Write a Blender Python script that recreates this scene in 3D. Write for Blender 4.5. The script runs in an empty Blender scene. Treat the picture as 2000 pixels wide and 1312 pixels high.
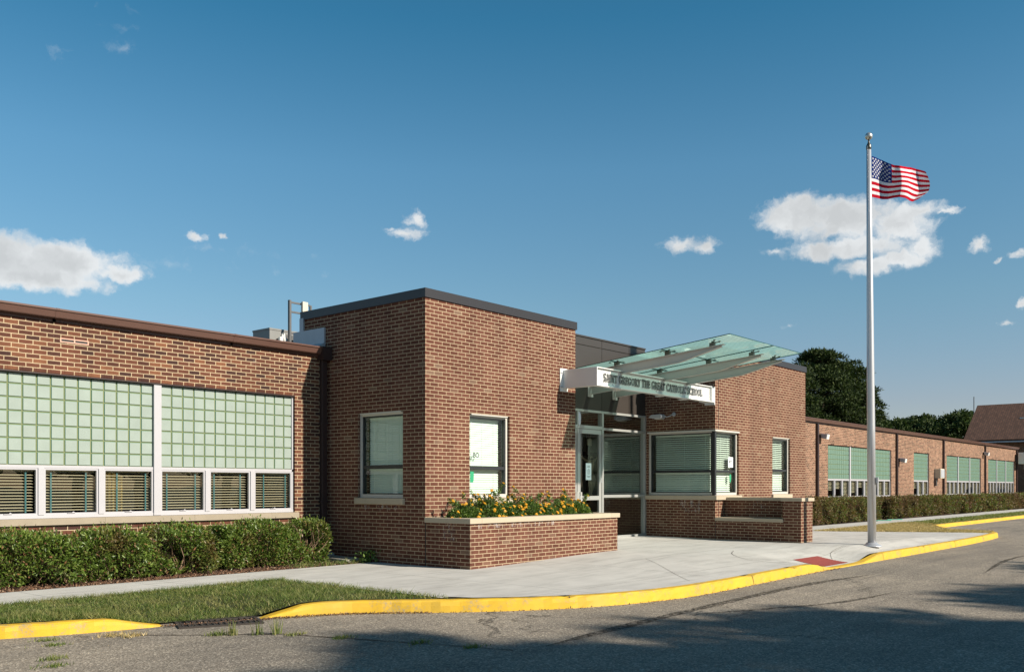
import bpy, bmesh, math, random
import numpy as np
from mathutils import Vector, Matrix
random.seed(7)
R = math.radians
sc = bpy.context.scene
col = sc.collection

# ------------------------------------------------------------------ camera, sky, sun
AZ = math.atan2(1520, 1795)            # heading of the view, from the facade direction (+X)
cam_d = bpy.data.cameras.new('camera')
cam = bpy.data.objects.new('camera', cam_d); col.objects.link(cam)
cam.location = (0, 0, 1.41)
cam.rotation_euler = (R(90), 0, AZ - R(90))
cam_d.sensor_width = 36; cam_d.lens = 36 * 1795 / 2000
cam_d.shift_y = 294 / 2000
cam_d.clip_start = 0.1; cam_d.clip_end = 3000
sc.camera = cam
sc.view_settings.view_transform = 'Standard'; sc.view_settings.look = 'None'
sc.view_settings.exposure = 0.65; sc.view_settings.gamma = 1
sc.view_settings.use_curve_mapping = False

SUN = Vector((0.57, -2.72, 1.65)).normalized()
sun_d = bpy.data.lights.new('sun', 'SUN'); sun_d.energy = 5.0; sun_d.angle = R(0.8); sun_d.color = (1.0, 0.90, 0.77)
sun = bpy.data.objects.new('sun', sun_d); col.objects.link(sun)
sun.rotation_euler = SUN.to_track_quat('Z', 'Y').to_euler(); sun.location = (0, -30, 40)

world = bpy.data.worlds.new('World'); sc.world = world; world.use_nodes = True
wt = world.node_tree; wt.nodes.clear()
def WN(t, **k):
    n = wt.nodes.new(t)
    for a, b in k.items(): setattr(n, a, b)
    return n
def WL(a, b): wt.links.new(a, b)
def wmath(op, a, b=None, c=None, clamp=False):
    n = WN('ShaderNodeMath', operation=op); n.use_clamp = clamp
    for i, x in enumerate((a, b, c)):
        if x is None: continue
        if isinstance(x, (int, float)): n.inputs[i].default_value = x
        else: WL(x, n.inputs[i])
    return n.outputs[0]
sky = WN('ShaderNodeTexSky'); sky.sky_type = 'NISHITA'; sky.sun_disc = False
sky.sun_elevation = math.asin(SUN.z); sky.sun_rotation = math.atan2(SUN.x, SUN.y)
sky.air_density = 1.0; sky.dust_density = 0.4; sky.ozone_density = 3.0; sky.altitude = 50
tc = WN('ShaderNodeTexCoord')
sep = WN('ShaderNodeSeparateXYZ'); WL(tc.outputs['Generated'], sep.inputs[0])
el = wmath('ARCSINE', sep.outputs[2]); az = wmath('ARCTAN2', sep.outputs[1], sep.outputs[0])
comb0 = WN('ShaderNodeCombineXYZ'); WL(az, comb0.inputs[0]); WL(el, comb0.inputs[1])
wn = WN('ShaderNodeTexNoise'); wn.inputs['Scale'].default_value = 75; wn.inputs['Detail'].default_value = 5; wn.inputs['Roughness'].default_value = 0.6; WL(comb0.outputs[0], wn.inputs['Vector'])
wsb = WN('ShaderNodeVectorMath', operation='SUBTRACT'); wsb.inputs[1].default_value = (.5, .5, .5); WL(wn.outputs['Color'], wsb.inputs[0])
comb = WN('ShaderNodeVectorMath', operation='MULTIPLY_ADD'); comb.inputs[1].default_value = (.026, .016, 0); WL(wsb.outputs[0], comb.inputs[0]); WL(comb0.outputs[0], comb.inputs[2])
# slow warp so that cloud outlines are ragged
nz = WN('ShaderNodeTexNoise'); nz.inputs['Scale'].default_value = 38; nz.inputs['Detail'].default_value = 10; nz.inputs['Roughness'].default_value = 0.6
WL(comb.outputs[0], nz.inputs['Vector'])
nz2 = WN('ShaderNodeTexNoise'); nz2.inputs['Scale'].default_value = 22; nz2.inputs['Detail'].default_value = 6; nz2.inputs['Roughness'].default_value = 0.55
off = WN('ShaderNodeVectorMath', operation='ADD'); off.inputs[1].default_value = (3.1, 7.7, 1.3); WL(comb.outputs[0], off.inputs[0]); WL(off.outputs[0], nz2.inputs['Vector'])
CL = [(1.2067, 0.2138, 0.0641, 0.027, 1), (1.1539, 0.2161, 0.0541, 0.022, 1), (1.185, 0.1997, 0.083, 0.0142, 1), (1.1055, 0.209, 0.0292, 0.0107, 1), (0.807, 0.2805, 0.0121, 0.0102, 0.8), (0.8163, 0.2674, 0.0231, 0.0067, 0.8), (0.8345, 0.2715, 0.0099, 0.0031, 0.5), (1.0352, 0.252, 0.0129, 0.0049, 0.7), (1.0061, 0.2543, 0.0036, 0.003, 0.5), (0.5208, 0.2531, 0.0205, 0.0098, 0.85), (0.4967, 0.2509, 0.0203, 0.0092, 0.85), (0.4002, 0.2747, 0.0467, 0.0217, 1), (0.3952, 0.288, 0.0192, 0.0098, 1), (0.3552, 0.2659, 0.0541, 0.0234, 1), (0.3021, 0.2559, 0.0378, 0.0192, 1), (0.2834, 0.2672, 0.0256, 0.0095, 1), (0.2604, 0.2655, 0.0146, 0.0042, 0.9), (0.3503, 0.2385, 0.0735, 0.0128, 0.9), (0.3308, 0.2196, 0.0387, 0.0099, 0.9), (0.2834, 0.2323, 0.0209, 0.0145, 1), (0.3021, 0.2244, 0.0283, 0.0107, 0.9), (0.2312, 0.2301, 0.0106, 0.0094, 0.85), (0.1986, 0.2175, 0.0094, 0.0047, 0.8), (0.2167, 0.2144, 0.0044, 0.0028, 0.6), (0.1952, 0.1726, 0.0051, 0.0066, 0.8), (0.2094, 0.1557, 0.0086, 0.0029, 0.6), (0.4053, 0.1657, 0.0102, 0.0031, 0.6), (0.4207, 0.2403, 0.0154, 0.005, 0.6)]
WI = [(1.1172, 0.4311, 0.021, 0.0059, 0.5), (1.1041, 0.4145, 0.016, 0.0086, 0.6), (1.1517, 0.4024, 0.0154, 0.0042, 0.5), (1.1494, 0.3942, 0.0181, 0.006, 0.4), (1.1265, 0.4433, 0.0083, 0.0033, 0.3), (1.096, 0.4472, 0.0095, 0.0042, 0.3), (1.0152, 0.2231, 0.0603, 0.006, 0.22), (1.0101, 0.2406, 0.0807, 0.0045, 0.16)]
def blobs(L):
    res = None
    for a, e, ra, re, w in L:
        w = w * (.72 if ra < .026 else 1)
        s = WN('ShaderNodeVectorMath', operation='SUBTRACT'); s.inputs[1].default_value = (a, e, 0); WL(comb.outputs[0], s.inputs[0])
        m = WN('ShaderNodeVectorMath', operation='MULTIPLY'); m.inputs[1].default_value = (1/ra, 1/re, 0); WL(s.outputs[0], m.inputs[0])
        l = WN('ShaderNodeVectorMath', operation='LENGTH'); WL(m.outputs[0], l.inputs[0])
        d = wmath('SUBTRACT', 1.12, l.outputs['Value'])
        d = wmath('MULTIPLY', d, w)
        if res is None: res = d
        else:
            res = wmath('SMOOTH_MAX', res, d, 0.22)
    return res
def mapr(x, a, b, c=0.0, d=1.0, smooth=True):
    n = WN('ShaderNodeMapRange'); n.interpolation_type = 'SMOOTHSTEP' if smooth else 'LINEAR'
    WL(x, n.inputs[0])
    for i, q in enumerate((a, b, c, d)): n.inputs[i+1].default_value = q
    return n.outputs[0]
base = wmath('MULTIPLY', blobs(CL), 1.9)
nn = wmath('MULTIPLY', wmath('SUBTRACT', nz.outputs['Fac'], 0.5), 2.6)
dens = wmath('ADD', base, nn)
alpha = mapr(dens, 0.05, 1.15)
wisp = wmath('MULTIPLY', mapr(wmath('ADD', blobs(WI), wmath('MULTIPLY', wmath('SUBTRACT', nz.outputs['Fac'], 0.5), 2.4)), 0.1, 0.9), 0.26)
a_all = wmath('MAXIMUM', wmath('MULTIPLY', alpha, 0.93), wisp)
# light on clouds: crisp sunlit rims, greyer thick undersides
shade = mapr(wmath('ADD', wmath('MULTIPLY', dens, 0.24), wmath('MULTIPLY', nz2.outputs['Fac'], 1.5)), 0.72, 1.40, 1.10, 0.80)
ccol = WN('ShaderNodeVectorMath', operation='SCALE'); ccol.inputs[0].default_value = (6.9, 7.05, 7.1); WL(shade, ccol.inputs['Scale'])
ramp = WN('ShaderNodeValToRGB'); WL(wmath('MULTIPLY', el, 1.0), ramp.inputs[0])
for i, (p, c) in enumerate([(0.087, (.92, .83, .85)), (0.19, (.85, 1.01, .94)), (0.33, (.71, 1.11, 1.08)), (0.47, (.34, .96, 1.0)), (0.8, (.18, .70, .80))]):
    e = ramp.color_ramp.elements[i] if i < 2 else ramp.color_ramp.elements.new(p)
    e.position = p; e.color = (*c, 1)
hsv = WN('ShaderNodeMix', data_type='RGBA', blend_type='MULTIPLY'); hsv.inputs['Factor'].default_value = 1.0
WL(sky.outputs[0], hsv.inputs['A']); WL(ramp.outputs[0], hsv.inputs['B'])
mx = WN('ShaderNodeMix', data_type='RGBA'); WL(a_all, mx.inputs['Factor']); WL(hsv.outputs['Result'], mx.inputs['A']); WL(ccol.outputs[0], mx.inputs['B'])
bg = WN('ShaderNodeBackground'); bg.inputs['Strength'].default_value = 0.072; WL(mx.outputs['Result'], bg.inputs['Color'])
wo = WN('ShaderNodeOutputWorld'); WL(bg.outputs[0], wo.inputs['Surface'])

# ------------------------------------------------------------------ materials
class NT:
    def __init__(s, name):
        s.m = bpy.data.materials.new(name); s.m.use_nodes = True; s.t = s.m.node_tree; s.t.nodes.clear()
        s.out = s.t.nodes.new('ShaderNodeOutputMaterial')
    def n(s, t, **k):
        n = s.t.nodes.new(t)
        ins = k.pop('ins', {})
        for a, b in k.items(): setattr(n, a, b)
        for a, b in ins.items():
            if isinstance(b, bpy.types.NodeSocket): s.t.links.new(b, n.inputs[a])
            else: n.inputs[a].default_value = b
        return n
    def l(s, a, b): s.t.links.new(a, b)
    def math(s, op, a, b=0.0, clamp=False):
        n = s.t.nodes.new('ShaderNodeMath'); n.operation = op; n.use_clamp = clamp
        for i, x in enumerate((a, b)):
            if isinstance(x, bpy.types.NodeSocket): s.t.links.new(x, n.inputs[i])
            else: n.inputs[i].default_value = x
        return n.outputs[0]
    def ramp(s, fac, stops):
        r = s.t.nodes.new('ShaderNodeValToRGB'); s.t.links.new(fac, r.inputs[0])
        e = r.color_ramp.elements
        while len(e) < len(stops): e.new(0.5)
        for q, (p, c) in zip(e, stops): q.position = p; q.color = (c[0], c[1], c[2], 1)
        return r.outputs[0]
    def mix(s, f, a, b, mode='MIX'):
        n = s.t.nodes.new('ShaderNodeMix'); n.data_type = 'RGBA'; n.blend_type = mode
        for k, x in (('Factor', f), ('A', a), ('B', b)):
            if isinstance(x, bpy.types.NodeSocket): s.t.links.new(x, n.inputs[k])
            elif k == 'Factor': n.inputs[k].default_value = x
            else: n.inputs[k].default_value = (x[0], x[1], x[2], 1)
        return n.outputs['Result']
    def noise(s, vec, scale, detail=4, rough=0.5):
        return s.n('ShaderNodeTexNoise', ins={'Vector': vec, 'Scale': scale, 'Detail': detail, 'Roughness': rough}).outputs['Fac']
    def uv(s): return s.n('ShaderNodeUVMap', uv_map='UVMap').outputs[0]
    def obj(s): return s.n('ShaderNodeTexCoord').outputs['Object']
    def bsdf(s, **ins):
        b = s.n('ShaderNodeBsdfPrincipled')
        for k, v in ins.items():
            k = k.replace('_', ' ')
            if isinstance(v, bpy.types.NodeSocket): s.l(v, b.inputs[k])
            elif isinstance(v, tuple) and len(v) == 3: b.inputs[k].default_value = (*v, 1)
            else: b.inputs[k].default_value = v
        s.l(b.outputs[0], s.out.inputs[0]); return b
    def bump(s, h, strength=0.3, dist=0.01):
        return s.n('ShaderNodeBump', ins={'Height': h, 'Strength': strength, 'Distance': dist}).outputs[0]

def plain(name, c, rough=0.5, metal=0.0, var=0.12, scale=6.0, bump=0.0, spec=0.5):
    t = NT(name); o = t.obj()
    n = t.noise(o, scale, 5, 0.6)
    f = t.math('MULTIPLY_ADD', n, var * 2); t.t.nodes[-1].inputs[2].default_value = 1 - var
    cc = t.n('ShaderNodeVectorMath', operation='SCALE', ins={0: (c[0], c[1], c[2])}); t.l(f, cc.inputs['Scale'])
    k = dict(Base_Color=cc.outputs[0], Roughness=rough, Metallic=metal)
    b = t.bsdf(**k); b.inputs['Specular IOR Level'].default_value = spec
    if bump: t.l(t.bump(t.noise(o, scale * 12, 4, 0.6), bump, 0.004), b.inputs['Normal'])
    return t.m

def brick(name, stops, mortar, msize=0.0052, warp=0.0015, dirt=0.25):
    t = NT(name); uv = t.uv()
    w = t.n('ShaderNodeTexNoise', ins={'Vector': uv, 'Scale': 9.0, 'Detail': 3.0})
    wv = t.n('ShaderNodeVectorMath', operation='SUBTRACT', ins={0: w.outputs['Color'], 1: (0.5, 0.5, 0.5)})
    ws = t.n('ShaderNodeVectorMath', operation='SCALE', ins={0: wv.outputs[0]}); ws.inputs['Scale'].default_value = warp * 4
    va = t.n('ShaderNodeVectorMath', operation='ADD', ins={0: uv, 1: ws.outputs[0]})
    va2 = t.n('ShaderNodeVectorMath', operation='ADD', ins={0: va.outputs[0], 1: (40.6, 13.54, 0)})
    b = t.n('ShaderNodeTexBrick', ins={'Vector': va2.outputs[0], 'Color1': (0, 0, 0, 1), 'Color2': (1, 1, 1, 1), 'Mortar': (0.5, 0.5, 0.5, 1),
             'Scale': 1.0, 'Mortar Size': msize, 'Mortar Smooth': 0.12, 'Bias': 0.0, 'Brick Width': 0.2032, 'Row Height': 0.0677})
    b.offset = 0.5
    c = t.ramp(b.outputs['Color'], stops)
    n1 = t.noise(uv, 60, 4, 0.65)
    c = t.mix(0.45, c, t.ramp(n1, [(0.3, (0.42, 0.42, 0.42)), (0.7, (0.95, 0.95, 0.95))]), 'OVERLAY')
    m = t.mix(t.math('MULTIPLY', t.noise(uv, 25, 3), 0.5), mortar, tuple(x * 0.72 for x in mortar))
    c = t.mix(b.outputs['Fac'], c, m)
    big = t.ramp(t.noise(uv, 0.8, 5, 0.6), [(0.35, (1 - dirt, 1 - dirt, 1 - dirt)), (0.65, (1.05, 1.05, 1.05))])
    c = t.mix(1.0, c, big, 'MULTIPLY')
    sm = t.n('ShaderNodeMapping', ins={'Vector': uv}); sm.inputs['Scale'].default_value = (2.6, 0.30, 1)
    c = t.mix(1.0, c, t.ramp(t.noise(sm.outputs[0], 1.0, 5, 0.65), [(0.36, (0.84, 0.84, 0.85)), (0.56, (1.03, 1.03, 1.02))]), 'MULTIPLY')
    # lime bloom: faint pale patches
    bl = t.math('MULTIPLY', t.math('GREATER_THAN', t.noise(uv, 1.7, 6, 0.75), 0.68), 0.10)
    c = t.mix(bl, c, (0.6, 0.52, 0.46))
    h = t.math('SUBTRACT', t.math('MULTIPLY', n1, 0.25), b.outputs['Fac'])
    p = t.bsdf(Base_Color=c, Roughness=0.9); p.inputs['Specular IOR Level'].default_value = 0.2
    t.l(t.bump(h, 0.7, 0.006), p.inputs['Normal'])
    return t.m

MT = {}
MT['brick_new'] = brick('brick_new', [(0.0, (0.080, 0.030, 0.019)), (0.3, (0.096, 0.037, 0.024)), (0.7, (0.110, 0.044, 0.029)), (0.95, (0.125, 0.055, 0.037)), (1.0, (0.150, 0.095, 0.065))], (0.47, 0.365, 0.24), 0.0060, 0.0006, 0.08)
MT['brick_old'] = brick('brick_old', [(0.0, (0.042, 0.021, 0.018)), (0.2, (0.066, 0.027, 0.019)), (0.40, (0.088, 0.034, 0.022)), (0.80, (0.112, 0.043, 0.026)), (1.0, (0.16, 0.068, 0.036))], (0.50, 0.39, 0.25), 0.0066, 0.0024, 0.14)
MT['brick_far'] = brick('brick_far', [(0.0, (0.075, 0.038, 0.030)), (0.35, (0.140, 0.067, 0.047)), (0.75, (0.185, 0.092, 0.064)), (1.0, (0.23, 0.125, 0.085))], (0.44, 0.33, 0.215), 0.0075, 0.0008, 0.08)  # old brick again; how light it looks from afar is put into the colour
MT['bronze'] = plain('dark_bronze_metal', (0.026, 0.023, 0.024), 0.38, 0.0, 0.06, 2)
MT['panel'] = plain('bronze_panel', (0.040, 0.033, 0.028), 0.42, 0.0, 0.05, 2)
MT['panel_joint'] = plain('pale_joint', (0.16, 0.12, 0.085), 0.6)
MT['gutter'] = plain('brown_gutter_paint', (0.115, 0.062, 0.048), 0.33, 0.0, 0.10, 3)
MT['downspout'] = plain('brown_pipe_paint', (0.035, 0.021, 0.020), 0.4, 0.0, 0.15, 4)
MT['white_paint'] = plain('white_frame_paint', (0.40, 0.395, 0.415), 0.45, 0, 0.05, 8)
MT['alu'] = plain('anodised_aluminium', (0.42, 0.43, 0.41), 0.36, 0.35, 0.05, 5)
MT['frame_tan'] = plain('pale_metal_frame', (0.55, 0.53, 0.48), 0.42, 0.1, 0.05, 6)
MT['gasket'] = plain('black_gasket', (0.018, 0.02, 0.022), 0.5, 0, 0.05)
MT['stone'] = plain('limestone', (0.42, 0.355, 0.26), 0.85, 0, 0.10, 7, 0.15)
MT['sill_grey'] = plain('weathered_sill', (0.30, 0.255, 0.19), 0.9, 0, 0.18, 6, 0.2)
MT['dark_in'] = plain('dark_room', (0.030, 0.027, 0.024), 0.9)
MT['lobby'] = plain('lobby_plaster', (0.22, 0.20, 0.16), 0.8)
MT['slat_cream'] = plain('cream_slat', (0.60, 0.52, 0.38), 0.5, 0, 0.04)
MT['slat_white'] = plain('white_slat', (0.70, 0.72, 0.68), 0.45, 0, 0.03)
MT['tape'] = plain('teal_ladder_tape', (0.035, 0.13, 0.15), 0.7)
MT['curtain'] = plain('yellow_curtain', (0.50, 0.36, 0.10), 0.9, 0, 0.15, 9)
MT['sign'] = plain('sign_white_paint', (0.70, 0.71, 0.69), 0.40, 0, 0.03, 3)
MT['beam'] = plain('beam_grey_paint', (0.50, 0.485, 0.45), 0.38, 0, 0.04, 3)
MT['letter'] = plain('brushed_letter_metal', (0.20, 0.205, 0.20), 0.35, 0.75, 0.05)
MT['steel'] = plain('stainless_fitting', (0.12, 0.115, 0.095), 0.35, 0.8, 0.1)
MT['galv'] = plain('hvac_case_paint', (0.20, 0.20, 0.19), 0.5, 0.2, 0.15, 5); MT['hvac'] = MT['galv']
MT['galv'] = plain('galvanised_sheet', (0.42, 0.44, 0.47), 0.5, 0.2, 0.12, 5)
MT['galv_dark'] = plain('dark_galvanised', (0.10, 0.10, 0.10), 0.5, 0.4, 0.2, 5)
MT['beige'] = plain('beige_plastic', (0.55, 0.50, 0.40), 0.5)
MT['black'] = plain('black_rubber', (0.012, 0.012, 0.013), 0.6)
MT['pole'] = plain('satin_aluminium_pole', (0.50, 0.51, 0.53), 0.42, 0.55, 0.05, 3)
MT['ball'] = plain('silver_ball', (0.62, 0.60, 0.54), 0.34, 0.8, 0.03)
MT['terracotta'] = plain('terracotta_vent', (0.55, 0.34, 0.26), 0.9, 0, 0.15, 12)
MT['white_thing'] = plain('white_enamel', (0.70, 0.70, 0.66), 0.4, 0, 0.04)
MT['bark'] = plain('bark', (0.075, 0.052, 0.038), 0.95, 0, 0.3, 9, 0.6)
MT['twig'] = plain('twig', (0.19, 0.12, 0.075), 0.9, 0, 0.3, 14)
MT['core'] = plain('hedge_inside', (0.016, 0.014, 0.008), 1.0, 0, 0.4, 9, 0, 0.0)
MT['soil'] = plain('soil', (0.045, 0.030, 0.020), 1.0, 0, 0.3, 12, 0.5, 0.1)
MT['paper'] = plain('paper', (0.74, 0.78, 0.80), 0.8, 0, 0.02)
MT['ink'] = plain('ink', (0.03, 0.03, 0.035), 0.7)
MT['green_tag'] = plain('green_tag', (0.02, 0.30, 0.14), 0.6)
MT['corpus'] = plain('painted_plaster', (0.75, 0.68, 0.50), 0.6, 0, 0.1, 12)
MT['wood'] = plain('dark_wood', (0.045, 0.022, 0.012), 0.6, 0, 0.2, 10)
MT['cloth'] = plain('pale_cloth', (0.66, 0.64, 0.55), 0.7)
MT['hose_green'] = plain('green_plastic', (0.02, 0.28, 0.18), 0.5)
MT['red_tile'] = plain('red_tactile_mat', (0.30, 0.065, 0.05), 0.8, 0, 0.12, 14)
MT['iron'] = plain('cast_iron_rust', (0.045, 0.036, 0.030), 0.75, 0.3, 0.4, 12)
MT['eave_shadow'] = plain('soffit_paint', (0.05, 0.035, 0.03), 0.8)
MT['roofing'] = plain('roof_membrane', (0.10, 0.095, 0.09), 0.9, 0, 0.15, 2)
MT['concrete_block'] = plain('grey_concrete', (0.30, 0.28, 0.24), 0.9, 0, 0.2, 8, 0.3)

def mat_glassblock(name, c, rough):
    t = NT(name); uv = t.uv()
    n = t.noise(uv, 45, 3, 0.5); n2 = t.noise(uv, 3.5, 2, 0.5)
    cc = t.mix(n2, tuple(x * 0.82 for x in c), tuple(min(x * 1.08, 1) for x in c))
    b = t.bsdf(Base_Color=cc, Roughness=rough); b.inputs['Specular IOR Level'].default_value = 0.35
    t.l(t.bump(n, 0.25, 0.003), b.inputs['Normal'])
    return t.m
MT['gb_face'] = mat_glassblock('glass_block_face', (0.300, 0.355, 0.318), 0.22)
MT['gb_face_far'] = mat_glassblock('glass_block_face_grazing', (0.165, 0.255, 0.20), 0.25)  # same blocks as near; green of the grazing view put into the base colour
MT['gb_side'] = mat_glassblock('glass_block_edge', (0.09, 0.22, 0.16), 0.3)
MT['gb_mortar'] = plain('green_grid_bar', (0.155, 0.175, 0.075), 0.8, 0, 0.08)

def mat_pane(name, tint, base=0.05, edge=0.75, rough=0.0, wob=0.02):
    """window glass: see-through where faced, mirror-like where grazed; slightly wavy"""
    t = NT(name)
    tr = t.n('ShaderNodeBsdfTransparent'); tr.inputs[0].default_value = (*tint, 1)
    gl = t.n('ShaderNodeBsdfGlossy'); gl.inputs['Roughness'].default_value = rough; gl.inputs['Color'].default_value = (0.9, 0.95, 0.93, 1)
    fr = t.n('ShaderNodeLayerWeight'); fr.inputs['Blend'].default_value = 0.35
    m = t.n('ShaderNodeMapRange'); t.l(fr.outputs['Facing'], m.inputs[0]); m.inputs[3].default_value = base; m.inputs[4].default_value = edge
    t.l(t.bump(t.noise(t.uv(), 1.6, 2, 0.4), wob, 0.02), gl.inputs['Normal'])
    x = t.n('ShaderNodeMixShader'); t.l(m.outputs[0], x.inputs[0]); t.l(tr.outputs[0], x.inputs[1]); t.l(gl.outputs[0], x.inputs[2])
    t.l(x.outputs[0], t.out.inputs[0]); return t.m
MT['pane'] = mat_pane('clear_window_glass', (0.86, 0.90, 0.86), 0.04, 0.30, 0.0, 0.05)
MT['pane_green'] = mat_pane('green_tinted_glass', (0.88, 0.97, 0.91), 0.02, 0.16, 0.0, 0.10)
MT['pane_door'] = mat_pane('door_glass', (0.84, 0.88, 0.84), 0.03, 0.22, 0.0, 0.05)
MT['pane_dark'] = mat_pane('dark_lobby_glass', (0.72, 0.78, 0.72), 0.24, 0.70, 0.0, 0.12)

def mat_canopy():
    t = NT('fritted_canopy_glass'); uv = t.uv()
    s = t.n('ShaderNodeSeparateXYZ', ins={0: uv})
    fr = t.math('FRACT', t.math('MULTIPLY', s.outputs[1], 17.0))
    stripe = t.math('LESS_THAN', fr, 0.52)
    tr = t.n('ShaderNodeBsdfTransparent'); tr.inputs[0].default_value = (0.50, 0.80, 0.74, 1)
    gl = t.n('ShaderNodeBsdfGlossy'); gl.inputs['Roughness'].default_value = 0.01; gl.inputs[0].default_value = (0.75, 0.95, 0.88, 1)
    df = t.n('ShaderNodeBsdfDiffuse'); df.inputs[0].default_value = (0.50, 0.78, 0.68, 1)
    tl = t.n('ShaderNodeBsdfTranslucent'); tl.inputs[0].default_value = (0.55, 0.88, 0.78, 1)
    a = t.n('ShaderNodeMixShader', ins={0: 0.7}); t.l(df.outputs[0], a.inputs[1]); t.l(tl.outputs[0], a.inputs[2])
    f = t.math('MULTIPLY_ADD', stripe, 0.42); t.t.nodes[-1].inputs[2].default_value = 0.50
    b = t.n('ShaderNodeMixShader'); t.l(f, b.inputs[0]); t.l(tr.outputs[0], b.inputs[1]); t.l(a.outputs[0], b.inputs[2])
    lw = t.n('ShaderNodeLayerWeight'); lw.inputs['Blend'].default_value = 0.3
    g = t.math('MULTIPLY_ADD', lw.outputs['Facing'], 0.45); t.t.nodes[-1].inputs[2].default_value = 0.05
    c = t.n('ShaderNodeMixShader'); t.l(g, c.inputs[0]); t.l(b.outputs[0], c.inputs[1]); t.l(gl.outputs[0], c.inputs[2])
    t.l(c.outputs[0], t.out.inputs[0]); return t.m
MT['canopy_glass'] = mat_canopy()
MT['glass_edge'] = plain('glass_edge', (0.02, 0.07, 0.07), 0.2)

def mat_concrete():
    t = NT('plaza_concrete'); o = t.obj()
    n = t.noise(o, 1.1, 7, 0.62); n2 = t.noise(o, 90, 3, 0.7); n3 = t.noise(o, 0.35, 4, 0.55)
    c = t.ramp(n, [(0.3, (0.43, 0.42, 0.39)), (0.62, (0.51, 0.50, 0.465))])
    c = t.mix(t.math('MULTIPLY', n2, 0.16), c, (0.28, 0.26, 0.23))
    c = t.mix(t.ramp(n3, [(0.52, (0, 0, 0)), (0.72, (0.25, 0.25, 0.25))]), c, (0.30, 0.28, 0.25))
    b = t.n('ShaderNodeTexBrick', ins={'Vector': o, 'Scale': 1.0, 'Mortar Size': 0.007, 'Mortar Smooth': 0.3, 'Brick Width': 3.0, 'Row Height': 1.55, 'Color1': (0, 0, 0, 1), 'Color2': (0, 0, 0, 1), 'Mortar': (1, 1, 1, 1)}); b.offset = 0.0
    c = t.mix(t.math('MULTIPLY', b.outputs['Fac'], 0.8), c, (0.14, 0.13, 0.11))
    sm = t.n('ShaderNodeMapping', ins={'Vector': o}); sm.inputs['Scale'].default_value = (0.5, 2.6, 1); sm.inputs['Rotation'].default_value = (0, 0, R(35))
    c = t.mix(1.0, c, t.ramp(t.noise(sm.outputs[0], 1.6, 7, 0.7), [(0.34, (0.80, 0.80, 0.80)), (0.52, (1.0, 1.0, 1.0))]), 'MULTIPLY')
    spots = t.n('ShaderNodeTexVoronoi', ins={'Vector': o, 'Scale': 1.3})
    c = t.mix(t.ramp(spots.outputs['Distance'], [(0.018, (0.7, 0.7, 0.7)), (0.03, (0, 0, 0))]), c, (0.12, 0.11, 0.10))
    p = t.bsdf(Base_Color=c, Roughness=0.88); p.inputs['Specular IOR Level'].default_value = 0.25
    t.l(t.bump(n2, 0.15, 0.003), p.inputs['Normal']); return t.m
MT['concrete'] = mat_concrete()

def mat_asphalt():
    t = NT('worn_asphalt'); o = t.obj()
    v = t.n('ShaderNodeTexVoronoi', ins={'Vector': o, 'Scale': 62.0}); sp = t.n('ShaderNodeSeparateColor', ins={0: v.outputs['Color']})
    grain = t.ramp(sp.outputs[0], [(0.0, (0.085, 0.076, 0.064)), (0.45, (0.175, 0.157, 0.132)), (0.85, (0.28, 0.25, 0.21)), (1.0, (0.50, 0.46, 0.38))])
    c = t.mix(0.35, grain, t.ramp(t.noise(o, 150, 2, 0.7), [(0.35, (0.06, 0.055, 0.048)), (0.7, (0.38, 0.34, 0.28))]))
    big = t.ramp(t.noise(o, 0.45, 7, 0.62), [(0.3, (0.92, 0.91, 0.90)), (0.7, (1.40, 1.36, 1.29))])
    c = t.mix(1.0, c, big, 'MULTIPLY')
    # long streaks along the driving direction
    sv = t.n('ShaderNodeMapping', ins={'Vector': o}); sv.inputs['Scale'].default_value = (0.12, 1.6, 1); sv.inputs['Rotation'].default_value = (0, 0, R(-6))
    st = t.ramp(t.noise(sv.outputs[0], 1.5, 6, 0.65), [(0.35, (0.84, 0.84, 0.85)), (0.6, (1.06, 1.05, 1.04))])
    c = t.mix(1.0, c, st, 'MULTIPLY')
    # cracks: crinkled cell borders, present only in patches
    w = t.n('ShaderNodeTexNoise', ins={'Vector': o, 'Scale': 2.2, 'Detail': 6.0, 'Roughness': 0.65})
    ad = t.n('ShaderNodeVectorMath', operation='MULTIPLY_ADD', ins={0: w.outputs['Color'], 1: (0.9, 0.9, 0), 2: o})
    vc = t.n('ShaderNodeTexVoronoi', feature='DISTANCE_TO_EDGE', ins={'Vector': ad.outputs[0], 'Scale': 0.42})
    crack = t.ramp(vc.outputs['Distance'], [(0.0, (1, 1, 1)), (0.0075, (0, 0, 0))])
    patch = t.ramp(t.noise(o, 0.23, 3, 0.5), [(0.47, (0, 0, 0)), (0.56, (1, 1, 1))])
    cf = t.math('MULTIPLY', t.math('MULTIPLY', crack, patch), 0.75)
    c = t.mix(cf, c, (0.022, 0.02, 0.018))
    p = t.bsdf(Base_Color=c, Roughness=0.92); p.inputs['Specular IOR Level'].default_value = 0.2
    t.l(t.bump(t.math('SUBTRACT', v.outputs['Distance'], t.math('MULTIPLY', cf, 2.0)), 0.55, 0.008), p.inputs['Normal']); return t.m
MT['asphalt'] = mat_asphalt()

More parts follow.
